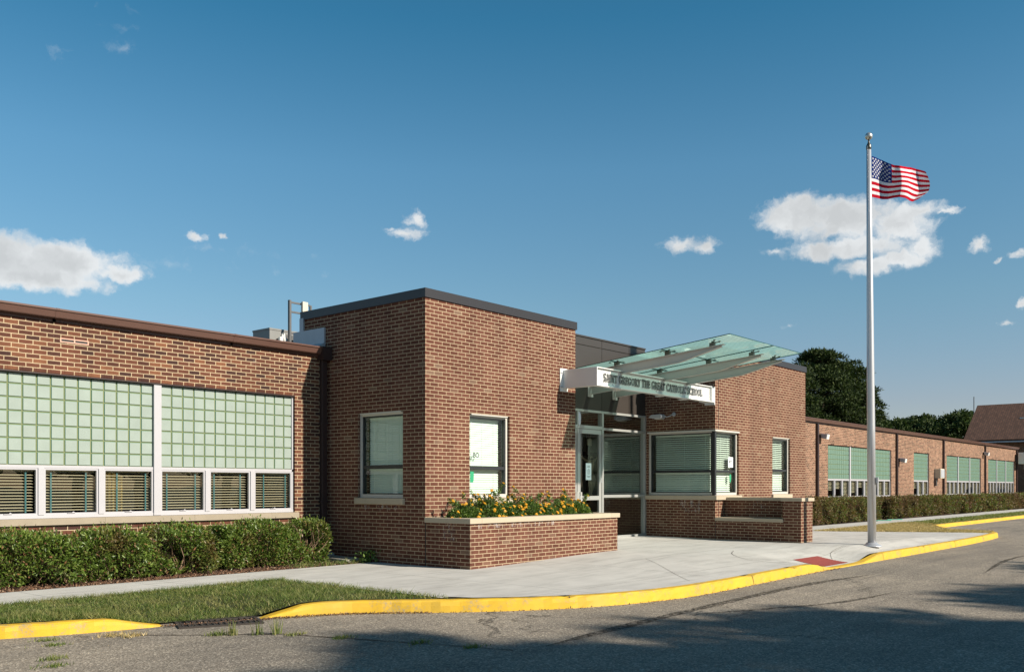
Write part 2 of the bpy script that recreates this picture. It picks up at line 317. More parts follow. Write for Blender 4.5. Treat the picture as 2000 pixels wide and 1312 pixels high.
def mat_skid():
    t = NT('tar_smear'); uv = t.uv()
    mp = t.n('ShaderNodeMapping', ins={'Vector': t.obj()}); mp.inputs['Scale'].default_value = (1, 1, 1)
    n = t.noise(mp.outputs[0], 14, 6, 0.75)
    d = t.n('ShaderNodeBsdfDiffuse'); d.inputs[0].default_value = (0.045, 0.042, 0.038, 1)
    tr = t.n('ShaderNodeBsdfTransparent')
    m = t.n('ShaderNodeMixShader'); t.l(t.ramp(n, [(0.42, (0, 0, 0)), (0.60, (0.85, 0.85, 0.85))]), m.inputs[0]); t.l(tr.outputs[0], m.inputs[1]); t.l(d.outputs[0], m.inputs[2])
    t.l(m.outputs[0], t.out.inputs[0]); return t.m
MT['skid'] = mat_skid()

def mat_yellow():
    t = NT('yellow_kerb_paint'); o = t.obj()
    n = t.noise(o, 3.2, 9, 0.75); n2 = t.noise(o, 38, 4, 0.7)
    c = t.ramp(n, [(0.32, (0.45, 0.285, 0.028)), (0.48, (0.58, 0.355, 0.016)), (0.75, (0.64, 0.40, 0.018))])
    scf = t.math('MULTIPLY', t.ramp(n, [(0.37, (1, 1, 1)), (0.47, (0, 0, 0))]), t.ramp(n2, [(0.45, (0, 0, 0)), (0.6, (1, 1, 1))]))
    c = t.mix(t.math('MULTIPLY', scf, 0.8), c, (0.27, 0.24, 0.18))
    c = t.mix(t.math('MULTIPLY', t.ramp(t.noise(o, 1.6, 5, 0.6), [(0.5, (0, 0, 0)), (0.68, (1, 1, 1))]), 0.3), c, (0.33, 0.25, 0.09))
    p = t.bsdf(Base_Color=c, Roughness=0.7); t.l(t.bump(n2, 0.3, 0.006), p.inputs['Normal']); return t.m
MT['yellow'] = mat_yellow()

def mat_ground(name, a, b, s=3.0):
    t = NT(name); o = t.obj(); n = t.noise(o, s, 6, 0.7); n2 = t.noise(o, s * 15, 4, 0.7)
    c = t.mix(n2, t.mix(n, a, b), tuple(x * 0.5 for x in a))
    p = t.bsdf(Base_Color=c, Roughness=1.0); t.l(t.bump(n2, 0.6, 0.02), p.inputs['Normal']); return t.m
MT['turf'] = mat_ground('turf_soil', (0.045, 0.060, 0.016), (0.085, 0.080, 0.030))
MT['straw_soil'] = mat_ground('straw_soil', (0.44, 0.34, 0.18), (0.30, 0.235, 0.115))
MT['mulch'] = mat_ground('mulch_soil', (0.095, 0.052, 0.032), (0.05, 0.032, 0.022), 6)
MT['far_ground'] = mat_ground('field', (0.05, 0.07, 0.02), (0.09, 0.08, 0.04), 0.2)

def mat_leaf(name, stops, rough=0.45, trans=0.25, spec=0.4, patch=None):
    t = NT(name)
    g = t.n('ShaderNodeNewGeometry')
    c = t.ramp(g.outputs['Random Per Island'], stops)
    if patch:      # dead or dry areas that belong to the plant itself
        pc, sc_, lo, hi, amt = patch
        pf = t.ramp(t.noise(g.outputs['Position'], sc_, 4, 0.6), [(lo, (0, 0, 0)), (hi, (amt, amt, amt))])
        c = t.mix(pf, c, t.mix(g.outputs['Random Per Island'], pc, tuple(x * 1.9 for x in pc)))
    p = t.n('ShaderNodeBsdfPrincipled'); t.l(c, p.inputs['Base Color']); p.inputs['Roughness'].default_value = rough; p.inputs['Specular IOR Level'].default_value = spec
    tl = t.n('ShaderNodeBsdfTranslucent'); t.l(t.mix(1.0, c, (1.3, 1.5, 0.7), 'MULTIPLY'), tl.inputs[0])
    m = t.n('ShaderNodeMixShader', ins={0: trans}); t.l(p.outputs[0], m.inputs[1]); t.l(tl.outputs[0], m.inputs[2])
    t.l(m.outputs[0], t.out.inputs[0]); return t.m
MT['leaf_hedge'] = mat_leaf('hedge_leaf', [(0.0, (0.042, 0.075, 0.013)), (0.4, (0.095, 0.150, 0.024)), (0.72, (0.155, 0.220, 0.040)), (0.90, (0.19, 0.25, 0.06)), (0.95, (0.17, 0.09, 0.045)), (1.0, (0.30, 0.15, 0.07))], 0.36, patch=((0.10, 0.055, 0.026), 1.7, .53, .68, .75))
MT['leaf_hedge_dry'] = mat_leaf('dry_hedge_leaf', [(0.0, (0.045, 0.060, 0.016)), (0.35, (0.10, 0.125, 0.030)), (0.66, (0.20, 0.22, 0.05)), (0.78, (0.14, 0.08, 0.04)), (1.0, (0.22, 0.10, 0.055))], 0.6, patch=((0.10, 0.05, 0.03), .45, .48, .62, .7))
MT['leaf_flower'] = mat_leaf('lantana_leaf', [(0.0, (0.030, 0.065, 0.012)), (0.5, (0.075, 0.135, 0.024)), (1.0, (0.17, 0.24, 0.05))], 0.5)
MT['leaf_pine'] = mat_leaf('pine_needles', [(0.0, (0.012, 0.022, 0.008)), (0.5, (0.028, 0.046, 0.012)), (0.9, (0.055, 0.080, 0.020)), (1.0, (0.09, 0.11, 0.035))], 0.7, 0.12, 0.2)
MT['leaf_tree'] = mat_leaf('broad_leaf', [(0.0, (0.020, 0.034, 0.011)), (0.5, (0.040, 0.060, 0.018)), (1.0, (0.072, 0.098, 0.030))], 0.7, 0.15, 0.2)
MT['grass'] = mat_leaf('grass_blade', [(0.0, (0.050, 0.085, 0.014)), (0.5, (0.100, 0.150, 0.026)), (0.82, (0.17, 0.21, 0.05)), (1.0, (0.34, 0.29, 0.13))], 0.6, 0.3, patch=((0.16, 0.15, 0.055), 2.4, .46, .66, .75))
MT['straw'] = mat_leaf('straw_blade', [(0.0, (0.24, 0.19, 0.075)), (0.5, (0.46, 0.35, 0.16)), (0.88, (0.60, 0.47, 0.24)), (1.0, (0.20, 0.20, 0.07))], 0.8, 0.2)
MT['chip'] = mat_leaf('mulch_chip', [(0.0, (0.05, 0.03, 0.018)), (0.5, (0.13, 0.065, 0.035)), (0.9, (0.22, 0.12, 0.07)), (1.0, (0.38, 0.30, 0.2))], 0.9, 0.0)
MT['petal'] = mat_leaf('orange_petal', [(0.0, (0.74, 0.36, 0.015)), (0.75, (0.80, 0.50, 0.02)), (1.0, (0.76, 0.32, 0.14))], 0.6, 0.2)

def mat_shingle():
    t = NT('brown_shingle'); uv = t.uv()
    b = t.n('ShaderNodeTexBrick', ins={'Vector': uv, 'Scale': 1.0, 'Mortar Size': 0.012, 'Brick Width': 0.3, 'Row Height': 0.16, 'Color1': (0.080, 0.037, 0.022, 1), 'Color2': (0.128, 0.062, 0.038, 1), 'Mortar': (0.03, 0.02, 0.02, 1)})
    c = t.mix(1.0, b.outputs['Color'], t.ramp(t.noise(uv, 5, 5, 0.7), [(0.3, (0.8, 0.8, 0.8)), (0.7, (1.15, 1.15, 1.15))]), 'MULTIPLY')
    t.bsdf(Base_Color=c, Roughness=0.95); return t.m
MT['shingle'] = mat_shingle()
for nm, c in (('flag_red', (0.52, 0.012, 0.028)), ('flag_white', (0.80, 0.80, 0.82)), ('flag_blue', (0.012, 0.030, 0.17))):
    t = NT(nm); p = t.n('ShaderNodeBsdfDiffuse'); p.inputs[0].default_value = (*c, 1)
    q = t.n('ShaderNodeBsdfTranslucent'); q.inputs[0].default_value = (*c, 1)
    m = t.n('ShaderNodeMixShader', ins={0: 0.3}); t.l(p.outputs[0], m.inputs[1]); t.l(q.outputs[0], m.inputs[2]); t.l(m.outputs[0], t.out.inputs[0]); MT[nm] = t.m

# ------------------------------------------------------------------ mesh helpers
OFF = {}
def tag(o, label=None, cat=None, group=None, kind=None):
    if label: o['label'] = label
    if cat: o['category'] = cat
    if group: o['group'] = group
    if kind: o['kind'] = kind
    return o
def root(name, label, cat, loc, group=None):
    o = bpy.data.objects.new(name, None); col.objects.link(o); o.location = loc; o.empty_display_size = 0.2
    OFF[o.name] = Vector(loc); return tag(o, label, cat, group)

class MB:
    def __init__(s): s.v = []; s.f = []; s.m = []
    def poly(s, pts, m=0):
        b = len(s.v); s.v += [tuple(p) for p in pts]; s.f.append(tuple(range(b, b + len(pts)))); s.m.append(m)
    def box(s, x0, x1, y0, y1, z0, z1, m=0):
        b = len(s.v)
        s.v += [(x, y, z) for z in (z0, z1) for y in (y0, y1) for x in (x0, x1)]
        for f in ((0, 2, 3, 1), (4, 5, 7, 6), (0, 1, 5, 4), (2, 6, 7, 3), (0, 4, 6, 2), (1, 3, 7, 5)):
            s.f.append(tuple(b + i for i in f)); s.m.append(m)
    def hexa(s, p, m=0):     # p: 8 points, bottom 4 (ccw) then top 4
        b = len(s.v); s.v += [tuple(q) for q in p]
        for f in ((3, 2, 1, 0), (4, 5, 6, 7), (0, 1, 5, 4), (1, 2, 6, 5), (2, 3, 7, 6), (3, 0, 4, 7)):
            s.f.append(tuple(b + i for i in f)); s.m.append(m)
    def prism(s, pts, a, b, axis='y', m=0):      # outline pts (2D) extruded between a and b
        n = len(pts)
        def P(p, d): return {'y': (p[0], d, p[1]), 'x': (d, p[0], p[1]), 'z': (p[0], p[1], d)}[axis]
        k = len(s.v); s.v += [P(p, a) for p in pts] + [P(p, b) for p in pts]
        s.f.append(tuple(range(k, k + n))); s.m.append(m); s.f.append(tuple(range(k + 2 * n - 1, k + n - 1, -1))); s.m.append(m)
        for i in range(n):
            j = (i + 1) % n; s.f.append((k + i, k + n + i, k + n + j, k + j)); s.m.append(m)
    def tube(s, pts, r, n=8, m=0, cap=True):
        pts = [Vector(p) for p in pts]; rs = r if isinstance(r, (list, tuple)) else [r] * len(pts)
        k = len(s.v); up = None
        for i, p in enumerate(pts):
            t = (pts[min(i + 1, len(pts) - 1)] - pts[max(i - 1, 0)]).normalized()
            if up is None or abs(up.dot(t)) > 0.95: up = Vector((0, 0, 1)) if abs(t.z) < 0.9 else Vector((1, 0, 0))
            a = t.cross(up).normalized(); b = a.cross(t).normalized(); up = b
            for j in range(n):
                q = 2 * math.pi * j / n; s.v.append(tuple(p + (a * math.cos(q) + b * math.sin(q)) * rs[i]))
        for i in range(len(pts) - 1):
            for j in range(n):
                s.f.append((k + i * n + j, k + i * n + (j + 1) % n, k + (i + 1) * n + (j + 1) % n, k + (i + 1) * n + j)); s.m.append(m)
        if cap:
            s.f.append(tuple(k + j for j in reversed(range(n)))); s.m.append(m)
            e = k + (len(pts) - 1) * n; s.f.append(tuple(e + j for j in range(n))); s.m.append(m)
    def ball(s, c, r, n=12, m=0, sz=1.0):
        k = len(s.v); rings = n // 2
        for i in range(rings + 1):
            ph = math.pi * i / rings
            for j in range(n):
                q = 2 * math.pi * j / n
                s.v.append((c[0] + r * math.sin(ph) * math.cos(q), c[1] + r * math.sin(ph) * math.sin(q), c[2] + r * sz * math.cos(ph)))
        for i in range(rings):
            for j in range(n):
                s.f.append((k + i * n + j, k + (i + 1) * n + j, k + (i + 1) * n + (j + 1) % n, k + i * n + (j + 1) % n)); s.m.append(m)
    def build(s, name, mats, parent=None, loc=None, smooth=False, bevel=0.0):
        if isinstance(mats, str): mats = [mats]
        o_ = OFF[parent.name] if parent else Vector(loc or (0, 0, 0))
        me = bpy.data.meshes.new(name)
        V = np.array(s.v, dtype=float)
        uvs = None
        me.from_pydata([tuple(v) for v in (V - np.array(o_))], [], s.f)
        for q in mats: me.materials.append(MT[q])
        me.polygons.foreach_set('material_index', s.m)
        if smooth: me.polygons.foreach_set('use_smooth', [True] * len(s.f))
        me.update()
        uvl = me.uv_layers.new(name='UVMap')
        nl = len(me.loops); vi = np.empty(nl, dtype=np.int32); me.loops.foreach_get('vertex_index', vi)
        nrm = np.empty(len(me.polygons) * 3); me.polygons.foreach_get('normal', nrm); nrm = np.abs(nrm.reshape(-1, 3))
        tot = np.empty(len(me.polygons), dtype=np.int32); me.polygons.foreach_get('loop_total', tot)
        pn = np.repeat(nrm, tot, axis=0); P = V[vi]
        ax = np.argmax(pn + np.array([0, 0.001, 0]), axis=1)
        uv = np.where((ax == 0)[:, None], P[:, [1, 2]], np.where((ax == 1)[:, None], P[:, [0, 2]], P[:, [0, 1]]))
        uvl.data.foreach_set('uv', uv.ravel())
        o = bpy.data.objects.new(name, me); col.objects.link(o)
        if parent: o.parent = parent
        else: o.location = o_
        OFF[o.name] = Vector(o_)
        if bevel:
            md = o.modifiers.new('bevel', 'BEVEL'); md.width = bevel; md.segments = 2; md.limit_method = 'ANGLE'
        return o

def rawmesh(name, V, F, mats, parent=None, loc=(0, 0, 0), mi=None, smooth=False):
    """fast path for numpy leaf clouds: V (n,3), F (m,k)"""
    o_ = OFF[parent.name] if parent else Vector(loc)
    me = bpy.data.meshes.new(name); V = np.asarray(V, dtype=np.float32) - np.array(o_, dtype=np.float32); F = np.asarray(F, dtype=np.int32)
    n, k = F.shape
    me.vertices.add(len(V)); me.vertices.foreach_set('co', V.ravel())
    me.loops.add(n * k); me.loops.foreach_set('vertex_index', F.ravel())
    me.polygons.add(n); me.polygons.foreach_set('loop_start', np.arange(0, n * k, k, dtype=np.int32))
    if isinstance(mats, str): mats = [mats]
    for q in mats: me.materials.append(MT[q])
    if mi is not None: me.polygons.foreach_set('material_index', np.asarray(mi, dtype=np.int32))
    me.update(calc_edges=True); me.validate()
    o = bpy.data.objects.new(name, me); col.objects.link(o)
    if parent: o.parent = parent
    else: o.location = o_
    OFF[o.name] = Vector(o_)
    return o

def leaves(P, N, length, width, rng, spread=0.9, fold=0.25):
    """rhombus leaves bent along the midrib; P points, N outward normals"""
    n = len(P)
    d = N + rng.normal(0, spread, (n, 3)); d[:, 2] += 0.25; d /= np.linalg.norm(d, axis=1)[:, None]
    h = rng.normal(0, 1, (n, 3)); s = np.cross(d, h); s /= np.linalg.norm(s, axis=1)[:, None] + 1e-9
    nn = np.cross(s, d)
    L = (length * rng.uniform(0.65, 1.3, n))[:, None]; W = (width * rng.uniform(0.7, 1.25, n))[:, None]
    a = P; b = P + d * L; mid = P + d * L * 0.45
    l = mid + s * W / 2 + nn * W * fold; r = mid - s * W / 2 + nn * W * fold
    V = np.stack([a, l, b, r], axis=1).reshape(-1, 3)
    i = np.arange(n) * 4
    F = np.concatenate([np.stack([i, i + 1, i + 2], 1), np.stack([i, i + 2, i + 3], 1)])
    return V, F

def blades(P, h, w, rng, lean=0.5):
    n = len(P); q = rng.uniform(0, 2 * np.pi, n); H = (h * rng.uniform(0.5, 1.4, n))
    dx = np.cos(q); dy = np.sin(q); W = w * rng.uniform(0.7, 1.3, n)
    a = P + np.stack([dx * W, dy * W, np.zeros(n)], 1) / 2; b = P - np.stack([dx * W, dy * W, np.zeros(n)], 1) / 2
    ln = rng.normal(0, lean, (n, 2)) * H[:, None]
    c = P + np.stack([ln[:, 0], ln[:, 1], H], 1)
    V = np.stack([a, b, c], 1).reshape(-1, 3); i = np.arange(n) * 3
    return V, np.stack([i, i + 1, i + 2], 1)

def wall(mb, axis, plane, a0, a1, z0, z1, ops=(), t=0.25, m=0, back=True, reveal=None):
    """masonry skin with openings; axis 'y' faces -Y at y=plane, 'x' faces -X at x=plane. ops: (a0,a1,z0,z1,depth)"""
    def P(a, d, z): return (a, plane + d, z) if axis == 'y' else (plane + d, a, z)
    A = sorted({a0, a1, *[q for o in ops for q in o[:2] if a0 < q < a1]}); Z = sorted({z0, z1, *[q for o in ops for q in o[2:4] if z0 < q < z1]})
    for i in range(len(A) - 1):
        for j in range(len(Z) - 1):
            ca = (A[i] + A[i + 1]) / 2; cz = (Z[j] + Z[j + 1]) / 2
            if any(o[0] < ca < o[1] and o[2] < cz < o[3] for o in ops): continue
            mb.poly([P(A[i], 0, Z[j]), P(A[i + 1], 0, Z[j]), P(A[i + 1], 0, Z[j + 1]), P(A[i], 0, Z[j + 1])], m)
            if back: mb.poly([P(A[i], t, Z[j]), P(A[i], t, Z[j + 1]), P(A[i + 1], t, Z[j + 1]), P(A[i + 1], t, Z[j])], m)
    for o in ops:
        b0, b1, c0, c1 = o[:4]; d = t
        for q in [x for x in (b0, b1) if a0 + 1e-4 < x < a1 - 1e-4]: mb.poly([P(q, 0, c0), P(q, d, c0), P(q, d, c1), P(q, 0, c1)], m)
        for q in (c0, c1): mb.poly([P(b0, 0, q), P(b1, 0, q), P(b1, d, q), P(b0, d, q)], m)

class AX:
    """boxes in wall coordinates: a along the wall, d into the wall, z up"""
    def __init__(s, axis, plane): s.axis = axis; s.p = plane; s.mb = MB()
    def box(s, a0, a1, d0, d1, z0, z1, m=0):
        if s.axis == 'y': s.mb.box(a0, a1, s.p + d0, s.p + d1, z0, z1, m)
        else: s.mb.box(s.p + d0, s.p + d1, a0, a1, z0, z1, m)
    def pt(s, a, d, z): return (a, s.p + d, z) if s.axis == 'y' else (s.p + d, a, z)
    def build(s, *k, **q): return s.mb.build(*k, **q)

def slats(axis, plane, a0, a1, z0, z1, d, pitch, depth, tilt, name, mat, parent, th=0.0022, tapes=(), tape_mat='tape', droop=0.0, cords=()):
    x = AX(axis, plane); n = int((z1 - z0) / pitch)
    c, s_ = math.cos(tilt), -math.sin(tilt)
    rr = random.Random(int(a0 * 977 + z0 * 131))
    for i in range(n + 1):
        zc = z1 - i * pitch - 0.01 + rr.uniform(-0.001, 0.001); dz = rr.uniform(-0.0015, 0.0015)
        h = depth / 2; e = rr.uniform(-0.002, 0.004)
        f0 = (d - h * c, zc - h * s_); f1 = (d + h * c, zc + h * s_); tn = (-s_ * th, c * th)
        a_0 = a0 + e; a_1 = a1 - e
        pts = [x.pt(a_0, f0[0], f0[1] + dz), x.pt(a_1, f0[0], f0[1] - dz), x.pt(a_1, f1[0], f1[1] - dz), x.pt(a_0, f1[0], f1[1] + dz)]
        x.mb.hexa(pts + [tuple(Vector(p) + Vector(x.pt(0, tn[0], tn[1])) - Vector(x.pt(0, 0, 0))) for p in pts], 0)
    for ta in tapes: x.box(ta - 0.012, ta + 0.012, d - depth * 0.62, d - depth * 0.60, z0 - 0.005, z1, 1)
    for ta in cords: x.box(ta - 0.003, ta + 0.003, d - depth * 0.55, d - depth * 0.54, z0 - 0.005, z1, 0)
    x.box(a0, a1, d - 0.02, d + 0.02, z1 + 0.002, z1 + 0.03, 0)
    return x.build(name, [mat, tape_mat], parent)

def kinds(o): return tag(o, kind='structure')

# ------------------------------------------------------------------ ground
def cr(pts, n=8):
    """Catmull-Rom through 3-tuples"""
    P = [np.array(p, float) for p in pts]; P = [2 * P[0] - P[1]] + P + [2 * P[-1] - P[-2]]; out = []
    for i in range(1, len(P) - 2):
        for k in range(n):
            t = k / n
            out.append(0.5 * ((2 * P[i]) + (-P[i-1] + P[i+1]) * t + (2*P[i-1] - 5*P[i] + 4*P[i+1] - P[i+2]) * t*t + (-P[i-1] + 3*P[i] - 3*P[i+1] + P[i+2]) * t**3))
    out.append(P[-2]); return np.array(out)
def sst(a, b, x):
    t = min(max((x - a) / (b - a), 0), 1); return t * t * (3 - 2 * t)
RZ = -0.15
K1 = cr([(-14, 10.4, .13), (0, 10.35, .13), (3.2, 10.25, .13), (3.8, 10.08, .13), (4.3, 9.87, .13), (4.75, 9.74, .12), (5.05, 9.67, .06), (5.34, 9.61, .006)], 6)
K2 = cr([(6.36, 9.24, .004), (6.62, 9.14, .075), (6.93, 9.0, .145), (7.4, 8.72, .15), (8.11, 8.05, .15), (8.88, 7.41, .15), (9.74, 6.92, .15), (10.7, 6.62, .15), (11.74, 6.48, .15), (13.3, 6.5, .15), (15.2, 6.58, .15), (16.3, 6.6, .14), (17.0, 6.6, .05), (17.4, 6.6, .022), (18.6, 6.6, .022), (19.0, 6.6, .04), (19.9, 6.6, .14), (20.6, 6.6, .15), (22.6, 6.6, .15), (27.2, 6.62, .15), (30.5, 6.78, .15), (31.6, 6.95, .15), (32.1, 7.3, .15), (32.2, 7.75, .14)], 6)
K3 = cr([(35.2, 9.75, .02), (36.2, 10.0, .11), (37.5, 10.1, .13), (50, 10.1, .13), (90, 10.1, .13)], 6)
W_ = 0.17
def kerb(name, K, joints):
    mb = MB(); K = np.array(K); n = len(K)
    T = np.zeros((n, 2)); T[1:-1] = K[2:, :2] - K[:-2, :2]; T[0] = K[1, :2] - K[0, :2]; T[-1] = K[-1, :2] - K[-2, :2]
    T /= np.linalg.norm(T, axis=1)[:, None]; N = np.stack([-T[:, 1], T[:, 0]], 1)      # towards the building
    rng = np.random.default_rng(3); L = np.concatenate([[0], np.cumsum(np.linalg.norm(np.diff(K[:, :2], axis=0), axis=1))])
    prof = [(0.0, 0.0), (0.012, 0.55), (0.022, 0.86), (0.045, 1.0), (W_, 1.0), (W_, -0.25)]
    # resample every 0.12 m
    S = np.arange(0, L[-1], 0.12 if L[-1] < 50 else 0.4); rings = []
    for s_ in S:
        c = [np.interp(s_, L, K[:, i]) for i in range(3)]; nn = np.array([np.interp(s_, L, N[:, 0]), np.interp(s_, L, N[:, 1])]); nn /= np.linalg.norm(nn)
        near = min((abs(s_ - j) for j in joints), default=9)
        wv = rng.normal(0, 0.006); zz = rng.normal(0, 0.0015) - (0.012 if near < 0.061 else 0)
        rings.append([(c[0] + nn[0] * (p[0] + (wv if 0 < p[1] < 1 else 0)), c[1] + nn[1] * (p[0] + (wv if 0 < p[1] < 1 else 0)), RZ + c[2] * p[1] + (zz if p[1] == 1 else 0)) for p in prof])
    for a, b in zip(rings[:-1], rings[1:]):
        for i in range(len(prof) - 1): mb.poly([a[i], b[i], b[i + 1], a[i + 1]])
    for j in joints:      # tooled joint: a thin dark gap lying just proud of the face
        c = [np.interp(j, L, K[:, i]) for i in range(3)]; nn = np.array([np.interp(j, L, N[:, 0]), np.interp(j, L, N[:, 1])]); nn /= np.linalg.norm(nn); t = np.array([nn[1], -nn[0]]) * 0.006
        q = [(-0.003, 0.02), (0.009, 0.55), (0.02, 0.88), (0.045, 1.03), (W_, 1.03)]
        for (p0, h0), (p1, h1) in zip(q[:-1], q[1:]):
            mb.poly([(c[0] + nn[0]*p0 - t[0], c[1] + nn[1]*p0 - t[1], RZ + c[2]*h0), (c[0] + nn[0]*p0 + t[0], c[1] + nn[1]*p0 + t[1], RZ + c[2]*h0),
                     (c[0] + nn[0]*p1 + t[0], c[1] + nn[1]*p1 + t[1], RZ + c[2]*h1), (c[0] + nn[0]*p1 - t[0], c[1] + nn[1]*p1 - t[1], RZ + c[2]*h1)], 1)
    o = mb.build(name, ['yellow', 'iron'], loc=(K[0, 0], K[0, 1], RZ)); kinds(o); return K, N
k1 = kerb('kerb', K1, [4, 8, 12, 15, 17.2]); k2 = kerb('kerb', K2, [3.85, 8.1, 9.9, 11.2, 14.5, 17.4, 20.0, 23.2, 26.6]); k3 = kerb('kerb', K3, [6, 12])
def inner(K, u):
    Kc, N = K; P = Kc[:, :2] + N * W_; return float(np.interp(u, P[:, 0], P[:, 1]))
def itop(K, u): return RZ + float(np.interp(u, K[0][:, 0], K[0][:, 2]))

def zg(u, v):
    t = sst(10.8, 15.8, u) * (1 - sst(23, 29, u))
    z = (0.018 + 0.095 * t) * sst(6.78, 8.7 - 1.25 * sst(18.9, 20.4, u), v) + 0.035 * t * sst(10.5, 12.8, v)
    d = max(abs(u - 18.0) - 0.75, 0) / 1.0
    return z - 0.128 * (1 - sst(0, 1, d)) * (1 - sst(6.7, 8.2, v)) 
g = MB(); g.poly([(-1500, -1500, -0.22), (1500, -1500, -0.22), (1500, 1500, -0.22), (-1500, 1500, -0.22)])
kinds(g.build('ground', 'far_ground', loc=(0, 0, -0.22)))
g = MB(); g.poly([(-60, -70, RZ), (120, -70, RZ), (120, 10.6, RZ), (-60, 10.6, RZ)])
kinds(g.build('parking_lot', 'asphalt', loc=(0, 0, RZ)))
# plaza
pl = MB(); NS, NTt = 150, 26; grid = []
for i in range(NS + 1):
    u0 = 8.25 + (30.6 - 8.25) * i / NS; c = inner(k2, max(u0, 8.42)); row = []
    if u0 < 8.42: c = 8.15
    for j in range(NTt + 1):
        f = (j / NTt) ** 1.4; v = c + (12.91 - c) * f; u = u0 - max(0, (u0 - 22) / 8.6) ** 1.5 * (v - c) * 0.57
        row.append((u, v, zg(u, v)))
    grid.append(row)
for i in range(NS):
    for j in range(NTt): pl.poly([grid[i][j], grid[i+1][j], grid[i+1][j+1], grid[i][j+1]])
kinds(pl.build('plaza', 'concrete', loc=(16, 9, 0), smooth=True))
pr_edge = [grid[NS][j] for j in range(NTt + 1)]
def plaza_right(v): return float(np.interp(v, [p[1] for p in pr_edge], [p[0] for p in pr_edge]))
for nm, a, b in (('sidewalk', -14, 8.25), ('sidewalk', 27.0, 90)):
    g = MB(); n = max(int((b - a) / 1.52), 1)
    for i in range(n):
        x0 = a + (b - a) * i / n; x1 = a + (b - a) * (i + 1) / n
        g.box(x0 + 0.004, x1 - 0.004, 11.495, 12.91, -0.12, 0.018 if a < 0 else 0.012)
    kinds(g.build(nm, 'concrete', loc=(a, 12, 0)))
g = MB(); g.poly([(-14, 12.8, -0.012), (11.3, 12.8, -0.012), (11.3, 14.4, 0.03), (-14, 14.4, 0.03)]); kinds(g.build('planting_bed', 'mulch', loc=(0, 13, 0)))
g = MB(); g.poly([(26, 12.8, -0.03), (75, 12.8, -0.03), (75, 14.4, 0.02), (26, 14.4, 0.02)]); kinds(g.build('planting_bed', 'mulch', loc=(40, 13, 0)))

# lawns
def left_front(u):
    if u < 5.25: return inner(k1, u), itop(k1, u) + 0.004
    if u < 6.45: f = (u - 5.25) / 1.2; return 9.80 + (9.45 - 9.80) * f, -0.13
    return inner(k2, u), itop(k2, u) + 0.004
def left_z(u, v):
    f, z0 = left_front(u); t = (v - f) / max(11.5 - f, .1); z = z0 + (0.014 - z0) * sst(0, 0.75, t)
    return z
def right_front(u):
    if u <= 31.9: return inner(k2, min(u, 31.5)), -0.005
    if u <= 35.6: t = (u - 31.9) / 3.7; return 7.4 + 2.55 * t, -0.03 - 0.08 * math.sin(math.pi * t)
    return 10.27, -0.03
def right_z(u, v): f, z0 = right_front(u); return z0 + (0.006 - z0) * sst(0, 0.6, (v - f) / max(11.5 - f, .1)) + 0.02 * math.exp(-((v - 9) ** 2) / 2)
g = MB(); us = np.linspace(-14, 8.40, 150); G_ = []
for u in us:
    f = left_front(u)[0]; G_.append([(u, f + (11.5 - f) * j / 14, left_z(u, f + (11.5 - f) * j / 14)) for j in range(15)])
for i in range(len(us) - 1):
    for j in range(14): g.poly([G_[i][j], G_[i+1][j], G_[i+1][j+1], G_[i][j+1]])
kinds(g.build('lawn', 'turf', loc=(0, 10.5, 0), smooth=True))
g = MB(); us = np.linspace(0, 1, 160); G_ = []
for s_ in us:
    row = []
    for j in range(15):
        u_ = 26 + s_ * 60
        if u_ < 31: u_ = 31 - (31 - u_) * 1.0
        f = right_front(u_)[0]; v = f + (11.5 - f) * j / 14; row.append((max(u_, plaza_right(v) - 0.01), v, right_z(u_, v) if u_ > plaza_right(v) else zg(plaza_right(v), v) - 0.004))
    G_.append(row)
for i in range(len(us) - 1):
    for j in range(14): g.poly([G_[i][j], G_[i+1][j], G_[i+1][j+1], G_[i][j+1]])
kinds(g.build('verge', 'straw_soil', loc=(34, 10, 0), smooth=True))

rng = np.random.default_rng(11)
def scatter(n, u0, u1, front, back, zf, rng, cond=None):
    out = []
    while len(out) < n:
        u = rng.uniform(u0, u1); f = front(u) ; v = rng.uniform(f, back)
        if cond and not cond(u, v): continue
        out.append((u, v, zf(u, v)))
    return np.array(out)
P = scatter(42000, 1.5, 8.36, lambda u: left_front(u)[0] + 0.005, 11.50, left_z, rng)
hv = 0.020 + 0.020 * (np.sin(P[:, 0] * 3.1 + np.sin(P[:, 1] * 5)) * np.sin(P[:, 1] * 4.3 + P[:, 0] * 1.7) + 1) / 1.6 + 0.03 * (P[:, 1] < 10.6) * rng.random(len(P)); V, F = blades(P, hv, 0.0085, rng, 0.75)
P2 = scatter(5200, 1.5, 8.3, lambda u: 11.42, 11.56, lambda u, v: 0.012, rng); V2, F2 = blades(P2, 0.055, 0.008, rng, 0.8)
P3 = scatter(1800, 6.9, 8.42, lambda u: left_front(u)[0], 0, left_z, rng) if False else None
F2 = F2 + len(V); V = np.concatenate([V, V2]); F = np.concatenate([F, F2])
tag(rawmesh('grass', V, F, 'grass', loc=(5, 10.8, 0)), 'short green lawn between the yellow kerb and the sidewalk', 'grass', kind='stuff')
P = scatter(34000, 28, 37, lambda u: right_front(u)[0] + 0.02, 11.5, right_z, rng, lambda u, v: u > plaza_right(v) + 0.02)
V, F = blades(P, 0.05, 0.020, rng, 1.6)
tag(rawmesh('dry_grass', V, F, 'straw', loc=(32, 9.5, 0)), 'mown straw coloured grass between plaza and far hedge', 'grass', kind='stuff')
P = scatter(12000, 35.5, 70, lambda u: 10.29, 11.48, right_z, rng)
V, F = blades(P, 0.06, 0.026, rng, 0.8)
tag(rawmesh('grass', V, F, 'grass', loc=(50, 11, 0)), 'green grass strip beyond the far yellow kerb', 'grass', kind='stuff')
